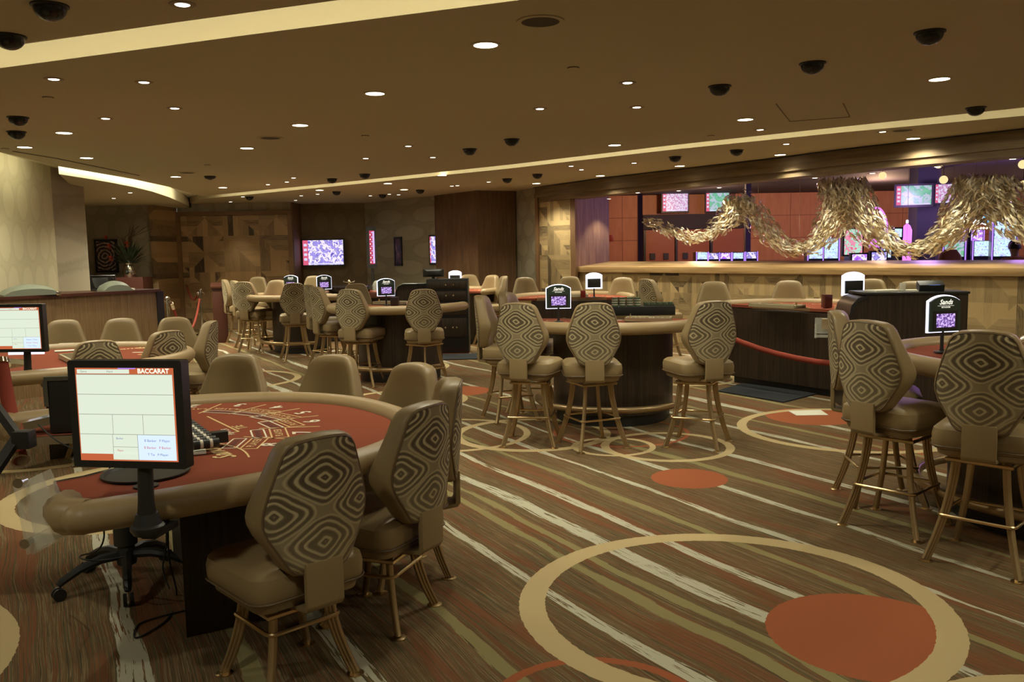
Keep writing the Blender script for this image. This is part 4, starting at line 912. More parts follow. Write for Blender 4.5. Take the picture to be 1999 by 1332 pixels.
# ---------------- wall things ----------------
TVRED=em('score_red',(.75,.12,.22),.5); TVPALE=em('score_pale',(.75,.72,1.),.5)
def tv(px0,py0,px1,py1,Y,picture,label,rz=0.,grp=None,es=None,mount=True,tilt=0.):
    a,b=at(px0,py0,Y),at(px1,py1,Y); w,h=b.x-a.x,a.z-b.z; t=thing('television',label,'television',((a.x+b.x)/2,Y,(a.z+b.z)/2),rz,grp)
    if tilt: t.rotation_euler=(tilt,0,rz)
    m=MB(); m.loft([[(x,y,z) for x,z in rrect(w/2,h/2,.01,2)] for y in(-.02,.03)]); m.build('casing',BLACKP,t)
    m=MB(); m.box((0,-.021,.004),(w-.07,.003,h-.075)); m.build('screen',picture,t)
    m=MB(); m.box((-w*.5+.035+w*.06,-.0235,.004),(w*.12,.003,h-.075)); m.box((w*.06,-.0235,-h/2+.034+h*.05),(w*.8-.06,.003,h*.045),mi=1)
    for k in range(4): m.box((-w*.5+.035+w*.06,-.0255,h*.28-h*.17*k),(w*.07,.002,h*.09),mi=1)
    m.build('score_column',[TVRED,TVPALE],t)
    if mount: m=MB(); m.box((0,.06,0),(.2,.06,.2)); m.build('wall_mount',BLACKM,t)
    return t
tv(588,467,674,520,20.02,TV_P,'large television with violet picture on the dark wallpaper',.05)
t=tv(834,459,860,517,18.2,TV_P,'television partly hidden by the veneer block',-.75)
def picture(px0,py0,px1,py1,Y,m_,label,rz=0.,fr=BLACKM):
    a,b=at(px0,py0,Y),at(px1,py1,Y); w,h=b.x-a.x,a.z-b.z; t=thing('picture',label,'picture',((a.x+b.x)/2,Y,(a.z+b.z)/2),rz)
    m=MB()
    for c,d in(((0,0,h/2-.02),(w,.05,.04)),((0,0,-h/2+.02),(w,.05,.04)),((w/2-.02,0,0),(.04,.05,h)),((-w/2+.02,0,0),(.04,.05,h))): m.box(c,d)
    m.build('frame',fr,t); m=MB(); m.box((0,0,0),(w-.05,.03,h-.05)); m.build('canvas',m_,t); return t
g=NG('swirl_picture',.3); x,y,z=g.pos('Object'); r=g.M('SQRT',g.M('ADD',g.M('MULTIPLY',g.M('ADD',x,.03),g.M('ADD',x,.03)),g.M('MULTIPLY',z,z))); f=g.M('FRACT',g.M('ADD',g.M('MULTIPLY',r,14.),g.M('MULTIPLY',g.noise(g.comb(x,z,0.),9.,4.,.7),1.6)))
g.color(g.ramp(f,[(0.,(.03,.022,.02)),(.35,(.10,.05,.035)),(.5,(.42,.24,.13)),(.62,(.75,.62,.48)),(.8,(.04,.04,.09))])); SWIRL=g.m
picture(184,468,232,532,18.265,SWIRL,'framed dark picture of bright swirls on the reception wall')
g=NG('bronze_picture',.25); x,y,z=g.pos('Object'); f=g.noise(g.comb(g.M('MULTIPLY',x,2.),z,0.),5.,5.,.7); g.color(g.ramp(f,[(.45,(.035,.015,.01)),(.58,(.12,.05,.02)),(.66,(.5,.3,.12))])); BRZ=g.m
picture(764,463,792,519,19.22,BRZ,'narrow dark bronze picture on the angled wallpaper wall',-.86)
def plate(px,py,Y,w,h,m_,name,label,cat,rz=0.):
    p=at(px,py,Y); m=MB(); m.box((0,0,0),(w,.03,h)); o=m.build(name,m_,loc=(p.x,Y,p.z),rot=(0,0,rz),bevel=.004); return tag(o,label,cat)
plate(886,441,17.52,.08,.15,mat('plate_beige',(.3,.22,.13),rough=.5),'thermostat','small beige wall plate on the brown veneer block','thermostat',-.93)
plate(1193,465,23.97,.13,.17,mat('alarm_red',(.25,.03,.02),rough=.4),'fire_alarm','small red alarm box on the orange wall','fire alarm',0)
# ---------------- reception ----------------
C0=Vector((-6.08,9.35)); C1=Vector((-4.72,11.45)); cdv=(C1-C0).normalized(); cn=Vector((-cdv.y,cdv.x))
t=thing('reception_counter','long reception counter of vertical wood veneer with dark top','counter',(0,0,0))
m=MB(); q=[C0,C1,C1+cn*.6,Vector((-6.09,10.75))]; m.prism([(p.x,p.y) for p in q],0,1.165); m.build('counter_front',OAKV,t)
o1=-cn*.05; q=[C0+Vector((.0,-.08)),C1+o1+cdv*.05,C1+cn*.62+cdv*.05,Vector((-6.09,10.8))]; m=MB(); m.prism([(p.x,p.y) for p in q],1.165,1.20); m.build('counter_top',REDW,t)
m=MB(); q=[C1-cn*.02,C1-cn*.02+cdv*.10,C1+cn*.6+cdv*.10,C1+cn*.6]; m.prism([(p.x,p.y) for p in q],0,1.165); m.build('end_panel',BLACKM,t)
m=MB(); m.box((-8.35,17.6,.62),(1.9,.5,1.24)); tag(m.build('back_cabinet',REDW,bevel=.01),'dark red cabinet against the reception wall under the plant','cabinet')
def hump(px,py,Y,w,lab,z=1.2,mt=None):
    p=at(px,py,Y); m=MB(); L=[]
    for k in range(9):
        u=-1+2*k/8; hh=.02+.11*(1-u*u)**.6; L.append([(u*w/2,y,z_) for y,z_ in((-.15,0),(-.15,hh*.6),(-.08,hh*.95),(0,hh),(.1,hh*.8),(.15,0))])
    m.loft(L); o=m.build('curved_hood',mt or mat('grey_green_plastic',(.20,.22,.17),rough=.5),loc=(p.x,Y,z),rot=(0,0,.85)); return tag(o,lab,'hood')
hump(55,575,10.15,.62,'grey domed hood on the left part of the reception counter'); hump(222,565,11.1,.36,'grey domed hood on the reception counter right of the terminal')
t=thing('terminal','black touch terminal seen from behind on the reception counter','terminal',(-5.28,11.12,1.2),.9)
m=MB(); m.box((0,0,.10),(.20,.02,.15),M=Matrix.Rotation(-.5,3,'X')); m.build('screen',BLACKP,t,bevel=.005); m=MB(); m.box((0,.03,.012),(.18,.16,.024)); m.box((0,.02,.05),(.05,.04,.08)); m.build('stand',BLACKP,t)
paper(-5.12,11.32,1.201,.6,'papers beside the terminal on the reception counter',(.3,.2,.02)); cards(115,577,1.2,.7,'small card holder on the left half of the reception counter',CHROME,(.05,.02,.05))
t=thing('office_chair','black office chair behind the reception counter','chair',(-6.95,14.6,0),.2)
m=MB(); m.loft([[(x*1.,y,z+1.05) for x,z in rrect(.22,.26,.05,4)] for y in(0,.03)]); m.build('backrest',mat('black_mesh',(.03,.03,.03),rough=.7),t)
m=MB(); m.tube([(-.235,.015,.8),(-.235,.015,1.33),(.235,.015,1.33),(.235,.015,.8)],.016,8); m.build('back_frame',BLACKP,t); m=MB(); m.loft([[(x,y-.26,z) for x,y in rrect(.24,.23,.06,4)] for z in(.50,.56)]); m.build('seat',BLACKP,t)
m=MB(); m.cyl((0,-.24,.08),(0,-.24,.5),.03,12); 
for k in range(5): a=k*2*PI/5; m.tube([(0,-.24,.1),(.3*cos(a),-.24+.3*sin(a),.05)],.02,6)
m.build('base',BLACKP,t)
for sx in(-1,1): m=MB(); m.tube([(sx*.26,0,.62),(sx*.27,-.05,.76),(sx*.27,-.3,.76)],.016,7); m.build('arm',CHROME,t)
# plant with red flowers and tall sticks
t=thing('flower_arrangement','flower arrangement of dark leaves, red blooms and tall sticks in a vase','plant',(-7.75,17.55,1.24),0)
m=MB(); m.lathe([(.002,0),(.10,0),(.13,.10),(.10,.22),(.08,.26),(.09,.28),(.07,.28),(.002,.26)],(0,0,0),20); m.build('vase',CHROME,t)
random.seed(9); m=MB()
for k in range(230):
    a=random.uniform(0,2*PI); e=random.uniform(.0,1.3); L_=random.uniform(.25,.52); d=Vector((cos(a)*cos(e),sin(a)*cos(e)*.8,sin(e)+.1)).normalized(); b=Vector((0,0,.25))+d*random.uniform(0,.14); s_=d.cross(Vector((0,0,1))).normalized()*random.uniform(.012,.022); tip=b+d*L_+Vector((0,0,-.10*L_*random.random())); mid=b.lerp(tip,.5)+Vector((0,0,.03))
    m.add([b,mid-s_,tip,mid+s_],[(0,1,2,3)])
m.build('foliage',mat('dark_leaf',(.045,.065,.03),rough=.6),t,sharp=0,recalc=False)
for x,z,sc_ in((-.30,.62,.07),(.06,.66,.08),(-.28,.38,.07),(-.12,.50,.06),(-.36,.80,.05)):
    m=MB()
    for k in range(9): a=k*.7; m.add([(x,-.12,z),(x+sc_*cos(a)*.5-.012,-.16,z+sc_*sin(a)*.5),(x+sc_*cos(a),-.2,z+sc_*sin(a)),(x+sc_*cos(a)*.5+.012,-.14,z+sc_*sin(a)*.5+.01)],[(0,1,2,3)])
    m.build('bloom',mat('red_petal',(.45,.05,.02),rough=.6),t,sharp=0,recalc=False)
for k in range(9): a=random.uniform(-.12,.22); m=MB(); m.tube([(0,0,.2),(a*.5,.0,.8),(a+(.35 if k>5 else 0),.02,random.uniform(.9,1.12))],.008,5); m.build('stick',mat('stick',(.10,.06,.035),rough=.8),t)
# ---------------- glass garland over the ledge ----------------
def onwall(px,py,d):
    r=ray(px,py); t=(LF0.x*ln.x+LF0.y*ln.y+d)/(r[0]*ln.x+r[1]*ln.y); return Vector((r[0]*t,r[1]*t,HC+r[2]*t))
def leafmat():
    g=NG('gold_glass_petals',.16,.15); x,y,z=g.pos('Object'); f=g.noise(g.comb(x,y,z),9.,2.); g.color(g.ramp(f,[(.35,(.55,.43,.25)),(.5,(.76,.66,.46)),(.65,(.92,.87,.74))])); g.b.inputs['Specular IOR Level'].default_value=.8; return g.m
GAR=leafmat()
random.seed(21)
spine=[[(1258,431,10),(1285,440,24),(1318,456,28),(1350,467,26),(1382,461,28),(1405,440,40),(1425,418,52),(1442,398,48)],
 [(1442,395,50),(1462,405,56),(1483,432,50),(1505,458,44),(1535,482,34),(1565,489,28),(1595,476,40),(1615,450,62),(1632,418,76),(1642,385,86),(1645,362,90)],
 [(1645,362,90),(1662,390,90),(1684,425,78),(1708,455,66),(1740,480,42),(1775,491,26),(1812,482,36),(1845,460,56),(1872,430,84),(1895,400,100),(1915,370,108),(1922,358,110)],
 [(1922,358,108),(1945,385,110),(1972,415,90),(2000,440,70),(2040,465,50)]]
m=MB()
def leaf(c,d,L,Wd,curl):
    d=d.normalized(); s=d.cross(Vector((random.uniform(-1,1),random.uniform(-1,1),random.uniform(-1,1)))).normalized(); n_=d.cross(s)
    a=[c-d*L/2,c-d*L*.25+n_*curl,c+n_*curl*1.5,c+d*L*.3+n_*curl,c+d*L/2]; wd=[.15,.8,1.,.7,.12]
    vs=[]
    for p,q in zip(a,wd): vs+=[p-s*Wd*q/2,p+s*Wd*q/2]
    m.add(vs,[(0,2,3,1),(2,4,5,3),(4,6,7,5),(6,8,9,7)])
for S in spine:
    for (x0,y0,w0),(x1,y1,w1) in zip(S,S[1:]):
        seg=math.hypot(x1-x0,y1-y0); n=int(seg*(w0+w1)/2/9.6)
        for k in range(n):
            u=random.random(); v=max(-1,min(1,random.gauss(0,.5))); w_=w0+(w1-w0)*u; nx,ny=-(y1-y0)/seg,(x1-x0)/seg
            px=x0+(x1-x0)*u+nx*v*w_/2; py=y0+(y1-y0)*u+ny*v*w_/2
            if S is not spine[0] and py<352: py=352+random.random()*6
            dep=.45+random.uniform(-1,1)*math.sqrt(max(0,1-v*v))*w_*.0032
            c=onwall(px,py,dep); q=onwall(px+(x1-x0)/seg*10+random.uniform(-4,4),py+(y1-y0)/seg*10+random.uniform(-4,4),.45+random.uniform(-.03,.03)); d=q-onwall(px,py,.45)
            d=d.normalized()+Vector((random.uniform(-.3,.3),random.uniform(-.3,.3),random.uniform(-.35,.15)))
            leaf(c,d,random.uniform(.08,.16),random.uniform(.014,.03),random.uniform(.01,.026))
# gathered heads at the crests
for cx,cy,w_,h_ in((1444,393,60,20),(1646,358,92,22),(1922,354,112,24)):
    for k in range(int(w_*4)):
        px=cx+random.uniform(-.5,.5)*w_; py=cy+random.uniform(-.3,1.)*h_; c=onwall(px,py,.45+random.uniform(-.16,.16)); leaf(c,Vector((random.uniform(-.6,.6),random.uniform(-.6,.6),-1)),random.uniform(.08,.14),.034,.015)
gl=m.build('glass_garland',GAR,sharp=0,recalc=False); gl.data.shade_smooth(); tag(gl,'swagged garland of golden curled glass petals hanging above the ledge','sculpture',kind='stuff')
m=MB(); k=0
for px in(1442,1480,1560,1600,1645,1690,1770,1862,1905,1945,1980):
    y0=390 if px<1500 else 356
    if px in(1560,1770): y0=485
    a=onwall(px,y0,.45); m=MB(); m.cyl(a,Vector((a.x,a.y,3.1)),.0022,4); tag(m.build('suspension_wire',CHROME),'thin wire holding up the glass garland','wire','suspension wires of the glass garland')

# ---------------- the gaming hall: televisions, machines, neon, lamps ----------------
tv(1291,374,1345,415,23.6,TV_R,'left television above the red doors',0,'televisions of the gaming hall'); tv(1376,372,1425,415,23.6,TV_G,'television above the red doors, right of two',0,'televisions of the gaming hall')
tv(1749,360,1818,404,16.5,TV_G,'large tilted television with green pitch picture on the thick dark column',-.25,'televisions of the gaming hall'); tv(1824,357,1862,400,16.6,TV_R,'television right of the green pitch picture, beside the garland',-.2,'televisions of the gaming hall')
def slot_parts(t,w,h,top_m,scr_m,kind):
    m=MB(); pr=[(.0,0),(.0,.70),(-.06,.74),(-.06,.80),(.10,.90),(.22,1.35),(.22,h),(.55,h),(.55,0)]
    m.loft([[(x,y,z) for y,z in pr] for x in(-w/2,w/2)]); m.build('cabinet',mat_cab,t,bevel=.006)
    m=MB(); m.quad((-w/2+.02,.105-.012,.93),(w/2-.02,.105-.012,.93),(w/2-.02,.205-.012,1.32),(-w/2+.02,.205-.012,1.32)); m.build('screen',scr_m,t,sharp=0)
    m=MB(); m.box((0,.213,(1.38+h)/2),(w-.04,.012,h-1.40)); m.build('top_screen',top_m,t)
    m=MB(); m.box((0,-.01,.79),(w-.03,.16,.03),M=Matrix.Rotation(.1,3,'X')); b=m.build('button_deck',BLACKP,t)
    for k in range(4): m=MB(); m.cyl(((-.3+.2*k)*w,-.03,.80),((-.3+.2*k)*w,-.03,.815),.015,10); m.build('button',BULB_D,b)
    m=MB(); m.tube([(-w/2-.004,.06,.80),(-w/2-.004,.21,1.35),(-w/2-.004,.21,h)],.010,5); m.tube([(w/2+.004,.06,.80),(w/2+.004,.21,1.35),(w/2+.004,.21,h)],.010,5); m.build('light_edge',NEON_S,t)
    if kind: m=MB(); m.cyl((0,.4,h),(0,.4,h+.07),.035,12); m.build('candle_lamp',NEONW,t)
mat_cab=mat('machine_black',(.02,.018,.025),rough=.3); BULB_D=em('button_glow',(.9,.7,.4),.4); NEON_S=em('edge_violet',(.35,.18,1.),.9)
machines=[(1376,17.5,.235,1.54,TV_W,TV_P,0,'small lit machine just above the ledge, first from the red doors'),(1398,17.5,.235,1.52,TV_P,TV_W,0,'small lit machine just above the ledge, second from the red doors'),
(1421,17.5,.235,1.52,TV_V,TV_V,0,'small lit machine just above the ledge, third from the red doors'),(1446,17.5,.235,1.52,TV_W,TV_V,0,'small lit machine just above the ledge, fourth from the red doors'),(1472,17.5,.235,1.53,TV_P,TV_V,0,'small lit machine just above the ledge, fifth from the red doors'),
(1598,15.5,.27,1.72,TV_W,TV_W,0,'tall machine with white screen under the big garland crest, left of a pair'),(1628,15.4,.27,1.76,TV_W,TV_P,1,'tall machine with white screen and glowing top lamp, right of a pair'),
(1752,15.2,.42,1.80,TV_W,TV_PINK,0,'machine with small white sign beside the violet tower'),(1868,14.6,.34,1.66,TV_G,TV_W,0,'machine with teal screen right of the garland valley'),
(1888,15.6,.17,1.90,TV_V,TV_V,0,'violet-lit machine left of the bulb-edged sign'),(1907,16.6,.30,1.90,TV_V,TV_W,0,'violet-lit machine below the bulb-edged sign'),(1925,14.9,.33,1.66,TV_W,TV_PINK,0,'machine with bright screen left of the seated person'),(1966,14.2,.36,1.98,TV_W,TV_PINK,0,'machine with tall glowing white screen behind the seated person')]
for px,Y,w_,h_,tm,sm,kd,lab in machines:
    p=at(px,500,Y); t=thing('slot_machine',lab,'slot machine',(p.x,Y,0),-.35*(px-1400)/600,'slot machines of the gaming hall'); slot_parts(t,w_,h_,tm,sm,kd)
def slab(px0,py0,px1,py1,Y,mt,name,label,cat,base=True,th=.08):
    a,b=at(px0,py0,Y),at(px1,py1,Y); w_,h_=b.x-a.x,a.z-b.z; t=thing(name,label,cat,((a.x+b.x)/2,Y,0)); zc=(a.z+b.z)/2
    m=MB(); m.box((0,0,zc),(w_+.05,th,h_+.05)); m.build('casing',BLACKP,t); m=MB(); m.box((0,-th/2-.003,zc),(w_,.006,h_)); m.build('screen',mt,t)
    if base: m=MB(); m.box((0,0,(zc-h_/2)/2),(w_*.5,.3,zc-h_/2)); m.build('stand',mat_cab,t)
    return t
slab(1647,448,1681,497,14.8,TV_PINK,'game_sign','tall pink lit game sign under the left side of the big crest','sign')
slab(1662,497,1690,508,14.2,TV_V,'tilted_screen','low violet screen just above the ledge below the pink game sign','screen'); slab(1700,493,1728,508,14.2,TV_P,'tilted_screen','low blue screen just above the ledge right of the pink game sign','screen')
slab(1745,447,1758,463,14.6,TV_W,'lit_topper','small square white lit sign left of the violet tower','sign')
p=at(1770,470,15.0); t=thing('neon_tower','violet glowing rounded neon tower left of the thick dark column','neon sign',(p.x,15.0,0)); zt=at(1770,436,15).z
m=MB(); m.cyl((0,0,0),(0,0,1.3),.08,14); m.build('base',mat_cab,t); m=MB(); m.lathe([(.002,1.3),(.075,1.3),(.08,zt-.12),(.05,zt-.04),(.002,zt)],(0,0,0),18); m.build('glow_tube',NEON,t); m=MB(); m.lathe([(.002,zt),(.02,zt),(.02,zt+.05),(.002,zt+.06)],(0,0,0),10); m.build('tip_lamp',NEONW,t)
p=at(1722,434,15.0); t=thing('neon_sign','violet neon oval sign with glowing letters showing through the garland','neon sign',(p.x,15.0,p.z))
m=MB(); m.tube([(.13*cos(a)-.04,0,.23*sin(a)*1.+.10*cos(a)*-1) for a in [2*PI*k/24 for k in range(24)]],.016,8,closed=True); m.build('oval_tube',NEON,t)
m=MB(); m.tube([(.10*cos(a)-.04,0,.18*sin(a)-.08*cos(a)) for a in [-.5+2.2*k/10 for k in range(11)]],.018,8); m.build('inner_tube',NEONW,t)
m=MB(); m.tube([(x,0,z) for x,z in((-.22,-.42),(-.14,-.28),(-.05,-.44),(-.18,-.36),(.0,-.30),(.06,-.18),(.12,-.28))],.02,8); m.build('script_tube',NEON,t); m=MB(); m.cyl((-.04,.02,-1.),(-.04,.02,-.2),.03,8); m.build('pole',BLACKM,t)
# bulb-edged marquee with blue oval
a,b=at(1893,446,15.3),at(1950,446,15.3); t=thing('marquee','bulb-edged marquee with blue oval emblem and white ball','sign',((a.x+b.x)/2,15.3,a.z)); w_=b.x-a.x
m=MB(); m.box((0,0,0),(w_+.1,.12,.06)); m.build('beam',mat('marquee_brown',(.12,.05,.03),rough=.4),t)
for k in range(11): m=MB(); m.lathe([(.002,-.02),(.018,-.01),(.018,.01),(.002,.02)],(-w_/2+w_*k/10,-.075,0),10); m.build('bulb',BULB,t)
m=MB(); m.loft([[(.10+.20*cos(q),y,.16+.11*sin(q)) for q in [2*PI*k/20 for k in range(20)]] for y in(-.03,.03)]); m.build('oval_panel',em('oval_blue',(.12,.45,1.),1.),t)
m=MB(); m.tube([(.10+.20*cos(q),-.035,.16+.11*sin(q)) for q in [2*PI*k/20 for k in range(20)]],.014,6,closed=True); m.build('oval_rim',em('oval_rim',(.9,.95,1.),2.),t)
m=MB(); m.lathe([(.002,-.1),(.06,-.08),(.095,-.02),(.095,.02),(.06,.08),(.002,.1)],(-.15,-.05,.15),18); m.build('white_ball',em('ball_white',(.85,.95,1.),1.6),t)
m=MB(); m.box((-w_/2,.03,-.95),(.06,.06,1.9)); m.box((w_/2,.03,-.95),(.06,.06,1.9)); m.build('post',mat_cab,t)
for px,py,Y,lab in((1723,343,14.5,'yellow glass globe lamp above the violet neon'),(1842,351,13.5,'yellow glass globe lamp above the television right of the dark column'),(1832,321,13.5,'yellow glass globe lamp half hidden by the beam, near the top'),(1997,321,12.5,'yellow glass globe lamp at the right edge, the upper one'),(1998,361,12.5,'yellow glass globe lamp at the right edge, the lower one')):
    p=at(px,py,Y); t=thing('globe_lamp',lab,'lamp',(p.x,Y,p.z),0,'globe lamps of the gaming hall'); m=MB(); m.lathe([(.062*sin(PI*k/12)+.0005,.062*-cos(PI*k/12)) for k in range(13)],(0,0,0),20); m.build('globe',GLOBE,t); m=MB(); m.cyl((0,0,.06),(0,0,max(.1,3.1-p.z)),.005,6); m.build('cord',BLACKM,t)
m=MB(); p=at(1855,500,13.6); m.loft([[(p.x+x*s_,13.6+y*s_,z) for x,y in rrect(.20,.08,.06,4)] for z,s_ in((0.9,.9),(1.2,1.),(1.42,.8),(1.52,.45))]); tag(m.build('chair_back',mat('orange_vinyl',(.30,.10,.04),rough=.6)),'orange rounded seat back rising above the ledge beside the teal screen','seat')
# seated person at the machines, seen from behind
pp=at(1984,485,13.4); person=thing('person','person with short dark hair and orange shirt seated at the machines, seen from behind','person',(pp.x,13.4,0),-.2)
SK=mat('skin',(.36,.20,.13),rough=.55); SHIRT=mat('orange_shirt',(.36,.13,.05),rough=.9); PANTS=mat('dark_trousers',(.03,.03,.04),rough=.9); HAIR=mat('dark_hair',(.02,.015,.012),rough=.6)
def skin(name,joints,edges,rad,mt,parent,sub=2):
    me=bpy.data.meshes.new(name); me.from_pydata(joints,edges,[]); o=bpy.data.objects.new(name,me); COL.objects.link(o)
    md=o.modifiers.new('skin','SKIN'); md.use_smooth_shade=True
    if not me.skin_vertices: me.attributes  # layer is made by the modifier below
    bm=bmesh.new(); bm.from_mesh(me); L=bm.verts.layers.skin.verify()
    for v,r in zip(bm.verts,rad):
        v[L].radius=(r,r) if not isinstance(r,tuple) else r
        v[L].use_root=(v.index==0)
    bm.to_mesh(me); bm.free(); s_=o.modifiers.new('sub','SUBSURF'); s_.levels=sub; s_.render_levels=sub
    me.materials.append(mt); o.parent=parent; return o
dz=.19
J=[(0,0,.74),(0,.02,.95),(0,.03,1.14),(0,.05,1.245),(0,.06,1.31),(0,.09,1.40),(0,.10,1.46),
 (.16,.03,1.17),(.24,.10,.98),(.19,.33,.93),(.18,.40,.93),(-.16,.03,1.17),(-.24,.10,.98),(-.19,.33,.93),(-.18,.40,.93),
 (.10,.03,.72),(.13,.42,.72),(.13,.42,.35),(.13,.52,.30),(-.10,.03,.72),(-.13,.42,.72),(-.13,.42,.35),(-.13,.52,.30)]
J=[(x,y,z+.14) for x,y,z in J]
Ed=[(0,1),(1,2),(2,3),(3,4),(4,5),(5,6),(2,7),(7,8),(8,9),(9,10),(2,11),(11,12),(12,13),(13,14),(0,15),(15,16),(16,17),(17,18),(0,19),(19,20),(20,21),(21,22)]
Rr=[.13,(.14,.10),(.15,.10),.055,.055,.088,.07,.06,.045,.035,.03,.06,.045,.035,.03,.085,.06,.05,.035,.085,.06,.05,.035]
bd=skin('body',J,Ed,Rr,SK,person)
skin('shirt',J[:4]+[J[7],J[8],J[11],J[12]],[(0,1),(1,2),(2,3),(2,4),(4,5),(2,6),(6,7)],[.16,(.17,.12),(.18,.12),.07,.08,.062,.08,.062],SHIRT,person)
skin('trousers',[J[0],J[15],J[16],J[17],J[19],J[20],J[21]],[(0,1),(1,2),(2,3),(0,4),(4,5),(5,6)],[.165,.105,.075,.065,.105,.075,.065],PANTS,person)
m=MB(); cz=J[5][2]+.02; L=[]
for k in range(8):
    a=PI*.5*(k/7); L.append([(.093*cos(a)*cos(q)+.0,.08+.103*cos(a)*sin(q)-.012,cz-.045+.135*sin(a)+(.0 if sin(q)<.3 else .035*cos(a))) for q in [2*PI*i/18 for i in range(18)]])
m.loft(L,True,True); m.build('hair',HAIR,person)
for s_ in(-1,1):
    hx=.18*s_; base=Vector((hx,.40,1.07))
    for i in range(4): skin('finger',[tuple(base+Vector((s_*(.012*i-.02),.03,0))),tuple(base+Vector((s_*(.014*i-.022),.075,.002))),tuple(base+Vector((s_*(.014*i-.022),.10-.004*abs(i-1),-.02)))],[(0,1),(1,2)],[.009,.008,.007],SK,bd,1)
    skin('thumb',[tuple(base+Vector((-s_*.02,.01,0))),tuple(base+Vector((-s_*.045,.04,-.005)))],[(0,1)],[.010,.008],SK,bd,1)
t=thing('stool','padded stool under the seated person in the gaming hall','stool',(pp.x,13.42,0)); m=MB(); m.lathe([(.002,.68),(.18,.68),(.2,.70),(.2,.74),(.17,.765),(.002,.77)],(0,0,0),20); m.build('seat',mat_cab,t); m=MB(); m.cyl((0,0,0),(0,0,.68),.03,10); m.lathe([(.002,0),(.2,0),(.2,.02),(.002,.03)],(0,0,0),20); m.build('pedestal',CHROME,t)
# ---------------- ceiling fixtures and their light ----------------
def ftag(o,i,lab,cat,grp): o['label']=lab; o['category']=cat; o['group']=grp; return o
protos={}
def fixture(kind,px,py,lab,cat,grp,z=ZC):
    p=G(px,py,z)
    if kind in protos: o=dup(protos[kind],None,(p.x,p.y,z),0,lab)
    else:
        o=thing({'big':'downlight','spot':'spotlight','dome':'dome_camera','spk':'ceiling_speaker','spr':'sprinkler_plate'}[kind],lab,cat,(p.x,p.y,z),0)
        if kind=='big':
            m=MB(); m.lathe([(.070,.0),(.088,-.0),(.088,-.004),(.070,-.006)],(0,0,0),28); m.build('trim_ring',PAINT,o); m=MB(); m.lathe([(.001,-.0025),(.071,-.0025),(.071,-.0045),(.001,-.0045)],(0,0,0),28); m.build('lens',LEDW,o)
        if kind=='spot':
            m=MB(); m.lathe([(.034,-.001),(.062,-.001),(.060,-.004),(.036,-.005)],(0,0,0),24); m.build('trim_ring',mat('trim_brown',(.26,.19,.11),rough=.5),o); m=MB(); m.lathe([(.001,-.002),(.035,-.002),(.030,-.006),(.001,-.006)],(0,0,0),20); m.build('lens',LEDS,o)
        if kind=='dome':
            m=MB(); m.lathe([(.001,0),(.085,0),(.085,-.008),(.074,-.012),(.001,-.012)],(0,0,0),24); m.build('mounting_ring',BLACKP,o); m=MB(); m.lathe([(.074*cos(PI/2*k/8)+.0008,-.012-.062*sin(PI/2*k/8)) for k in range(9)],(0,0,0),24); m.build('dome',DOME,o)
        if kind=='spk':
            m=MB(); m.lathe([(.100,0),(.125,0),(.125,-.006),(.100,-.007)],(0,0,0),30); m.build('rim',PAINT,o); m=MB(); m.lathe([(.001,-.001),(.10,-.001),(.10,-.004),(.001,-.004)],(0,0,0),30); m.build('grille',HOLE,o)
        if kind=='spr':
            m=MB(); m.lathe([(.001,0),(.036,0),(.036,-.007),(.001,-.008)],(0,0,0),20); m.build('plate',PAINT,o); m=MB(); m.lathe([(.036,-.0),(.040,-.0),(.040,-.003),(.036,-.003)],(0,0,0),20); m.build('gap',HOLE,o)
        CH_all(o); protos[kind]=o
    o['group']=grp; return p
def lamp(p,energy,size=2.3,soft=.06,col=WARM,kind='SPOT',blend=.6):
    l=bpy.data.lights.new('lamp',kind); l.energy=energy*LAMP; l.color=col; l.shadow_soft_size=soft
    if kind=='SPOT': l.spot_size=size; l.spot_blend=blend
    o=bpy.data.objects.new('lamp',l); COL.objects.link(o); o.location=p; return o
big=[(948,87,'bright round downlight between the front cove and the large speaker'),(732,182,'bright downlight above the front left of the middle tables'),(586,244,'third bright downlight of the diagonal row from the camera'),(482,289,'fourth bright downlight of the diagonal row from the camera'),(343,345,'bright downlight left of the smoke detector'),(169,308,'bright downlight above the curved reception cove'),(48,287,'leftmost bright downlight near the reception wall'),(125,259,'bright downlight above the two left dome cameras'),(1834,154,'bright downlight at the right near the largest right dome camera'),(1455,233,'bright downlight left of the access hatch'),(1200,283,'bright downlight just before the long cove'),
(757,358,'downlight just past the long cove, above the angled wall'),(863,342,'downlight past the cove above the veneer block'),(789,370,'downlight between two dome cameras before the angled wall'),(435,366,'downlight just before the left end of the long cove'),(1047,358,'downlight above the wallpaper pillar'),(1172,343,'downlight near the left end of the wooden beam'),(1327,324,'downlight before the beam under a dome camera'),(1523,302,'downlight before the middle of the beam'),(1783,270,'downlight before the right part of the beam'),(624,371,'far downlight above the wall television')]
for x,y,lab in big:
    p=fixture('big',x,y,lab,'downlight','bright round downlights'); f_=1.+.9*min(1,max(0,(p.y-9)/6)); lamp((p.x,p.y,ZC-.02),42*f_,2.5 if y>280 and x<700 or y<300 else 2.1,.075)
spots=[(356,8),(105,154),(281,160),(206,231),(341,211),(1225,161),(1243,209),(1054,212),(797,285),(845,307),(714,309),(1484,253),(1535,281),(1723,257),(1238,318),(1115,324),(882,363),(573,347),(560,355),(523,360),(954,355),(893,362),(1135,331),(450,394),(577,391),(620,379),(588,382),(474,384),(723,382),(760,379),(778,380)]
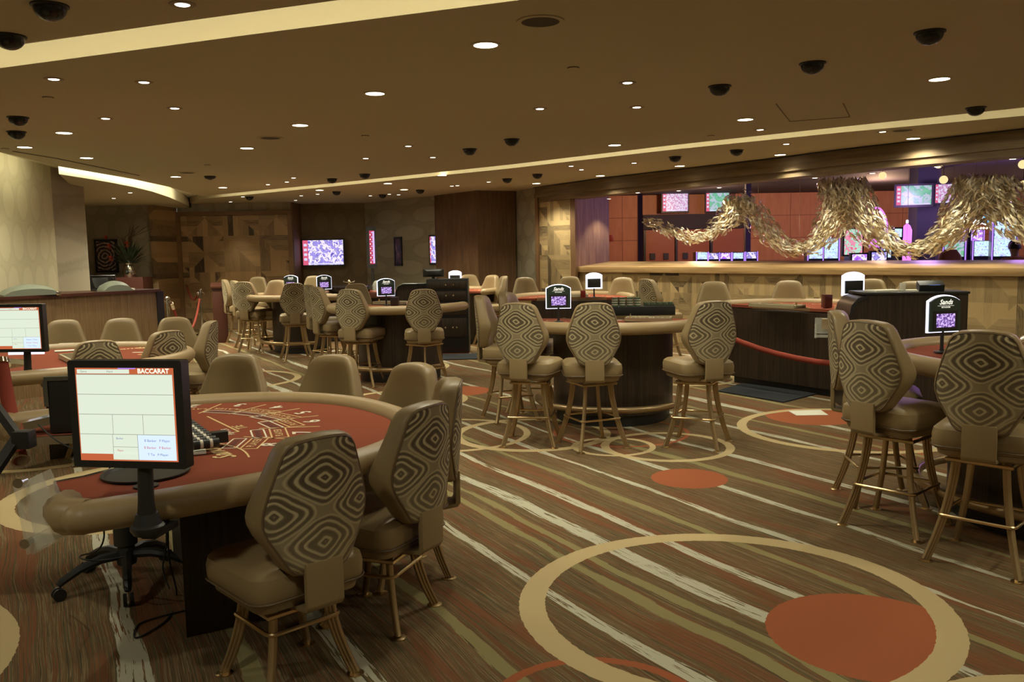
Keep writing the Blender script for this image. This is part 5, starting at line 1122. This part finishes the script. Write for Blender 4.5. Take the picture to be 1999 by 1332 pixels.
wh=['nearest the camera above the front cove','at the upper left below the front cove','right of the upper left one below the front cove','left of centre, small and dim','brighter one left of the diagonal row','right of the large speaker','below the one right of the speaker','above the middle table, left of two','before the two dome cameras, left','before the two dome cameras, right','left of the small pair before the cove','just before the cove at the right','just past the cove at the right','past the cove near the right edge','past the cove above the parquet end panel','past the cove above the pillar']
for k,(x,y) in enumerate(spots):
    lab='small round spotlight '+(wh[k] if k<len(wh) else 'in the far part of the ceiling')
    p=fixture('spot',x,y,lab,'spotlight','small spotlights' if k<len(wh) else 'far small spotlights'); lamp((p.x,p.y,ZC-.02),26*(1.+.9*min(1,max(0,(p.y-9)/6)))*(.3 if p.y>17.5 else 1),1.25,.035)
domes=[(97,10,'dome camera at the upper left corner, cut by the frame'),(18,70,'dome camera at the left edge below the cut one'),(35,229,'dome camera at the left edge, upper of a close pair'),(32,257,'dome camera at the left edge, lower of a close pair'),(1815,62,'largest dome camera at the upper right'),(1586,123,'dome camera second from the upper right'),(1405,168,'dome camera third from the upper right'),(1905,210,'dome camera beside the right end of the cove'),(917,291,'dome camera before the cove, left of a pair'),(999,272,'dome camera before the cove, right of a pair'),(712,340,'dome camera just before the cove above the angled wall'),(648,349,'dome camera on the cove edge above the wall television'),(657,374,'dome camera past the cove above the wall television'),(487,384,'dome camera above the parquet panel'),(1318,306,'dome camera past the cove, left of two before the beam'),(1438,293,'dome camera past the cove, right of two before the beam'),(990,349,'dome camera above the veneer block, left of a pair'),(1049,340,'dome camera above the wallpaper pillar'),(820,371,'dome camera above the picture on the angled wall'),(747,380,'small dome camera before the angled wall')]
for x,y,lab in domes: fixture('dome',x,y,lab,'dome camera','dark dome cameras')
for x,y,lab in((1055,41,'large round ceiling speaker at the top centre'),(528,269,'round ceiling speaker left of the centre'),(365,337,'round ceiling speaker above the curved cove'),(1762,254,'round ceiling speaker past the cove at the right')): fixture('spk',x,y,lab,'speaker','round ceiling speakers')
for x,y,lab in((94,190,'round sprinkler plate at the upper left'),(1119,132,'round sprinkler plate below the large speaker'),(713,265,'round sprinkler plate above the centre left'),(1388,265,'round sprinkler plate left of the access hatch'),(405,322,'round dark-rimmed plate above the smoke detector'),(10,290,'round sprinkler plate at the left edge')): fixture('spr',x,y,lab,'sprinkler','sprinkler cover plates')
p=G(410,344,ZC); t=thing('smoke_detector','black smoke detector near the left end of the long cove','smoke detector',p,0)
m=MB(); m.lathe([(.001,0),(.085,0),(.08,-.02),(.06,-.04),(.001,-.045)],(0,0,0),20); m.build('body',BLACKP,t); m=MB(); m.lathe([(.001,-.045),(.03,-.045),(.025,-.055),(.001,-.058)],(0,0,0),14); m.build('sensor',GREYP,t)
for x,y,lab in((222,387,'bright small spotlight in the reception ceiling, left of two'),(254,376,'small spotlight in the reception ceiling, right of two')):
    p=fixture('spot',x,y,lab,'spotlight','spotlights in the reception ceiling',2.72); lamp((p.x,p.y,2.70),150,2.2,.03)
for x,y,lab in((1189,388,'first'),(1245,376,'second'),(1325,372,'third'),(1404,366,'fourth'),(1591,347,'fifth'),(1703,338,'sixth'),(1830,325,'seventh'),(1977,310,'eighth')):
    p=fixture('spot',x,y,lab+' small spotlight in the underside of the beam counted from the pillar','spotlight','spotlights under the beam',2.52); lamp((p.x,p.y,2.50),24,1.5,.03)
# added fill lamps without fixtures, carrying the downlight grid overhead and behind the camera
for x,y in((-3.8,2.2),(-1.2,1.2),(1.6,.6),(4.4,-.6),(7.0,-1.6),(-4.4,-2.6),(-1.4,-3.2),(2.2,-3.4),(5.4,-3.8),(3.4,3.4),(6.4,2.2),(.6,5.2),(5.2,5.6),(7.4,5.0),(-4.6,6.9)):
    lamp((x,y,ZC-.02),42,2.5,.075)
# the hall's own light
for x,y,z,e,c in((6.8,17.2,2.0,22,(.55,.25,1.)),(9.0,15.2,2.3,22,(.6,.3,1.)),(4.5,21,2.7,80,(1,.62,.35)),(8.5,20,2.6,80,(1,.60,.38)),(13,19,2.6,90,(1,.55,.42)),(7.5,15.6,2.5,26,(.65,.35,1.)),(10.5,13,3.0,60,(.6,.35,1.)),(17,16,3.0,100,(1,.6,.5))):
    lamp((x,y,z),e,2.6,.15,c,'POINT')
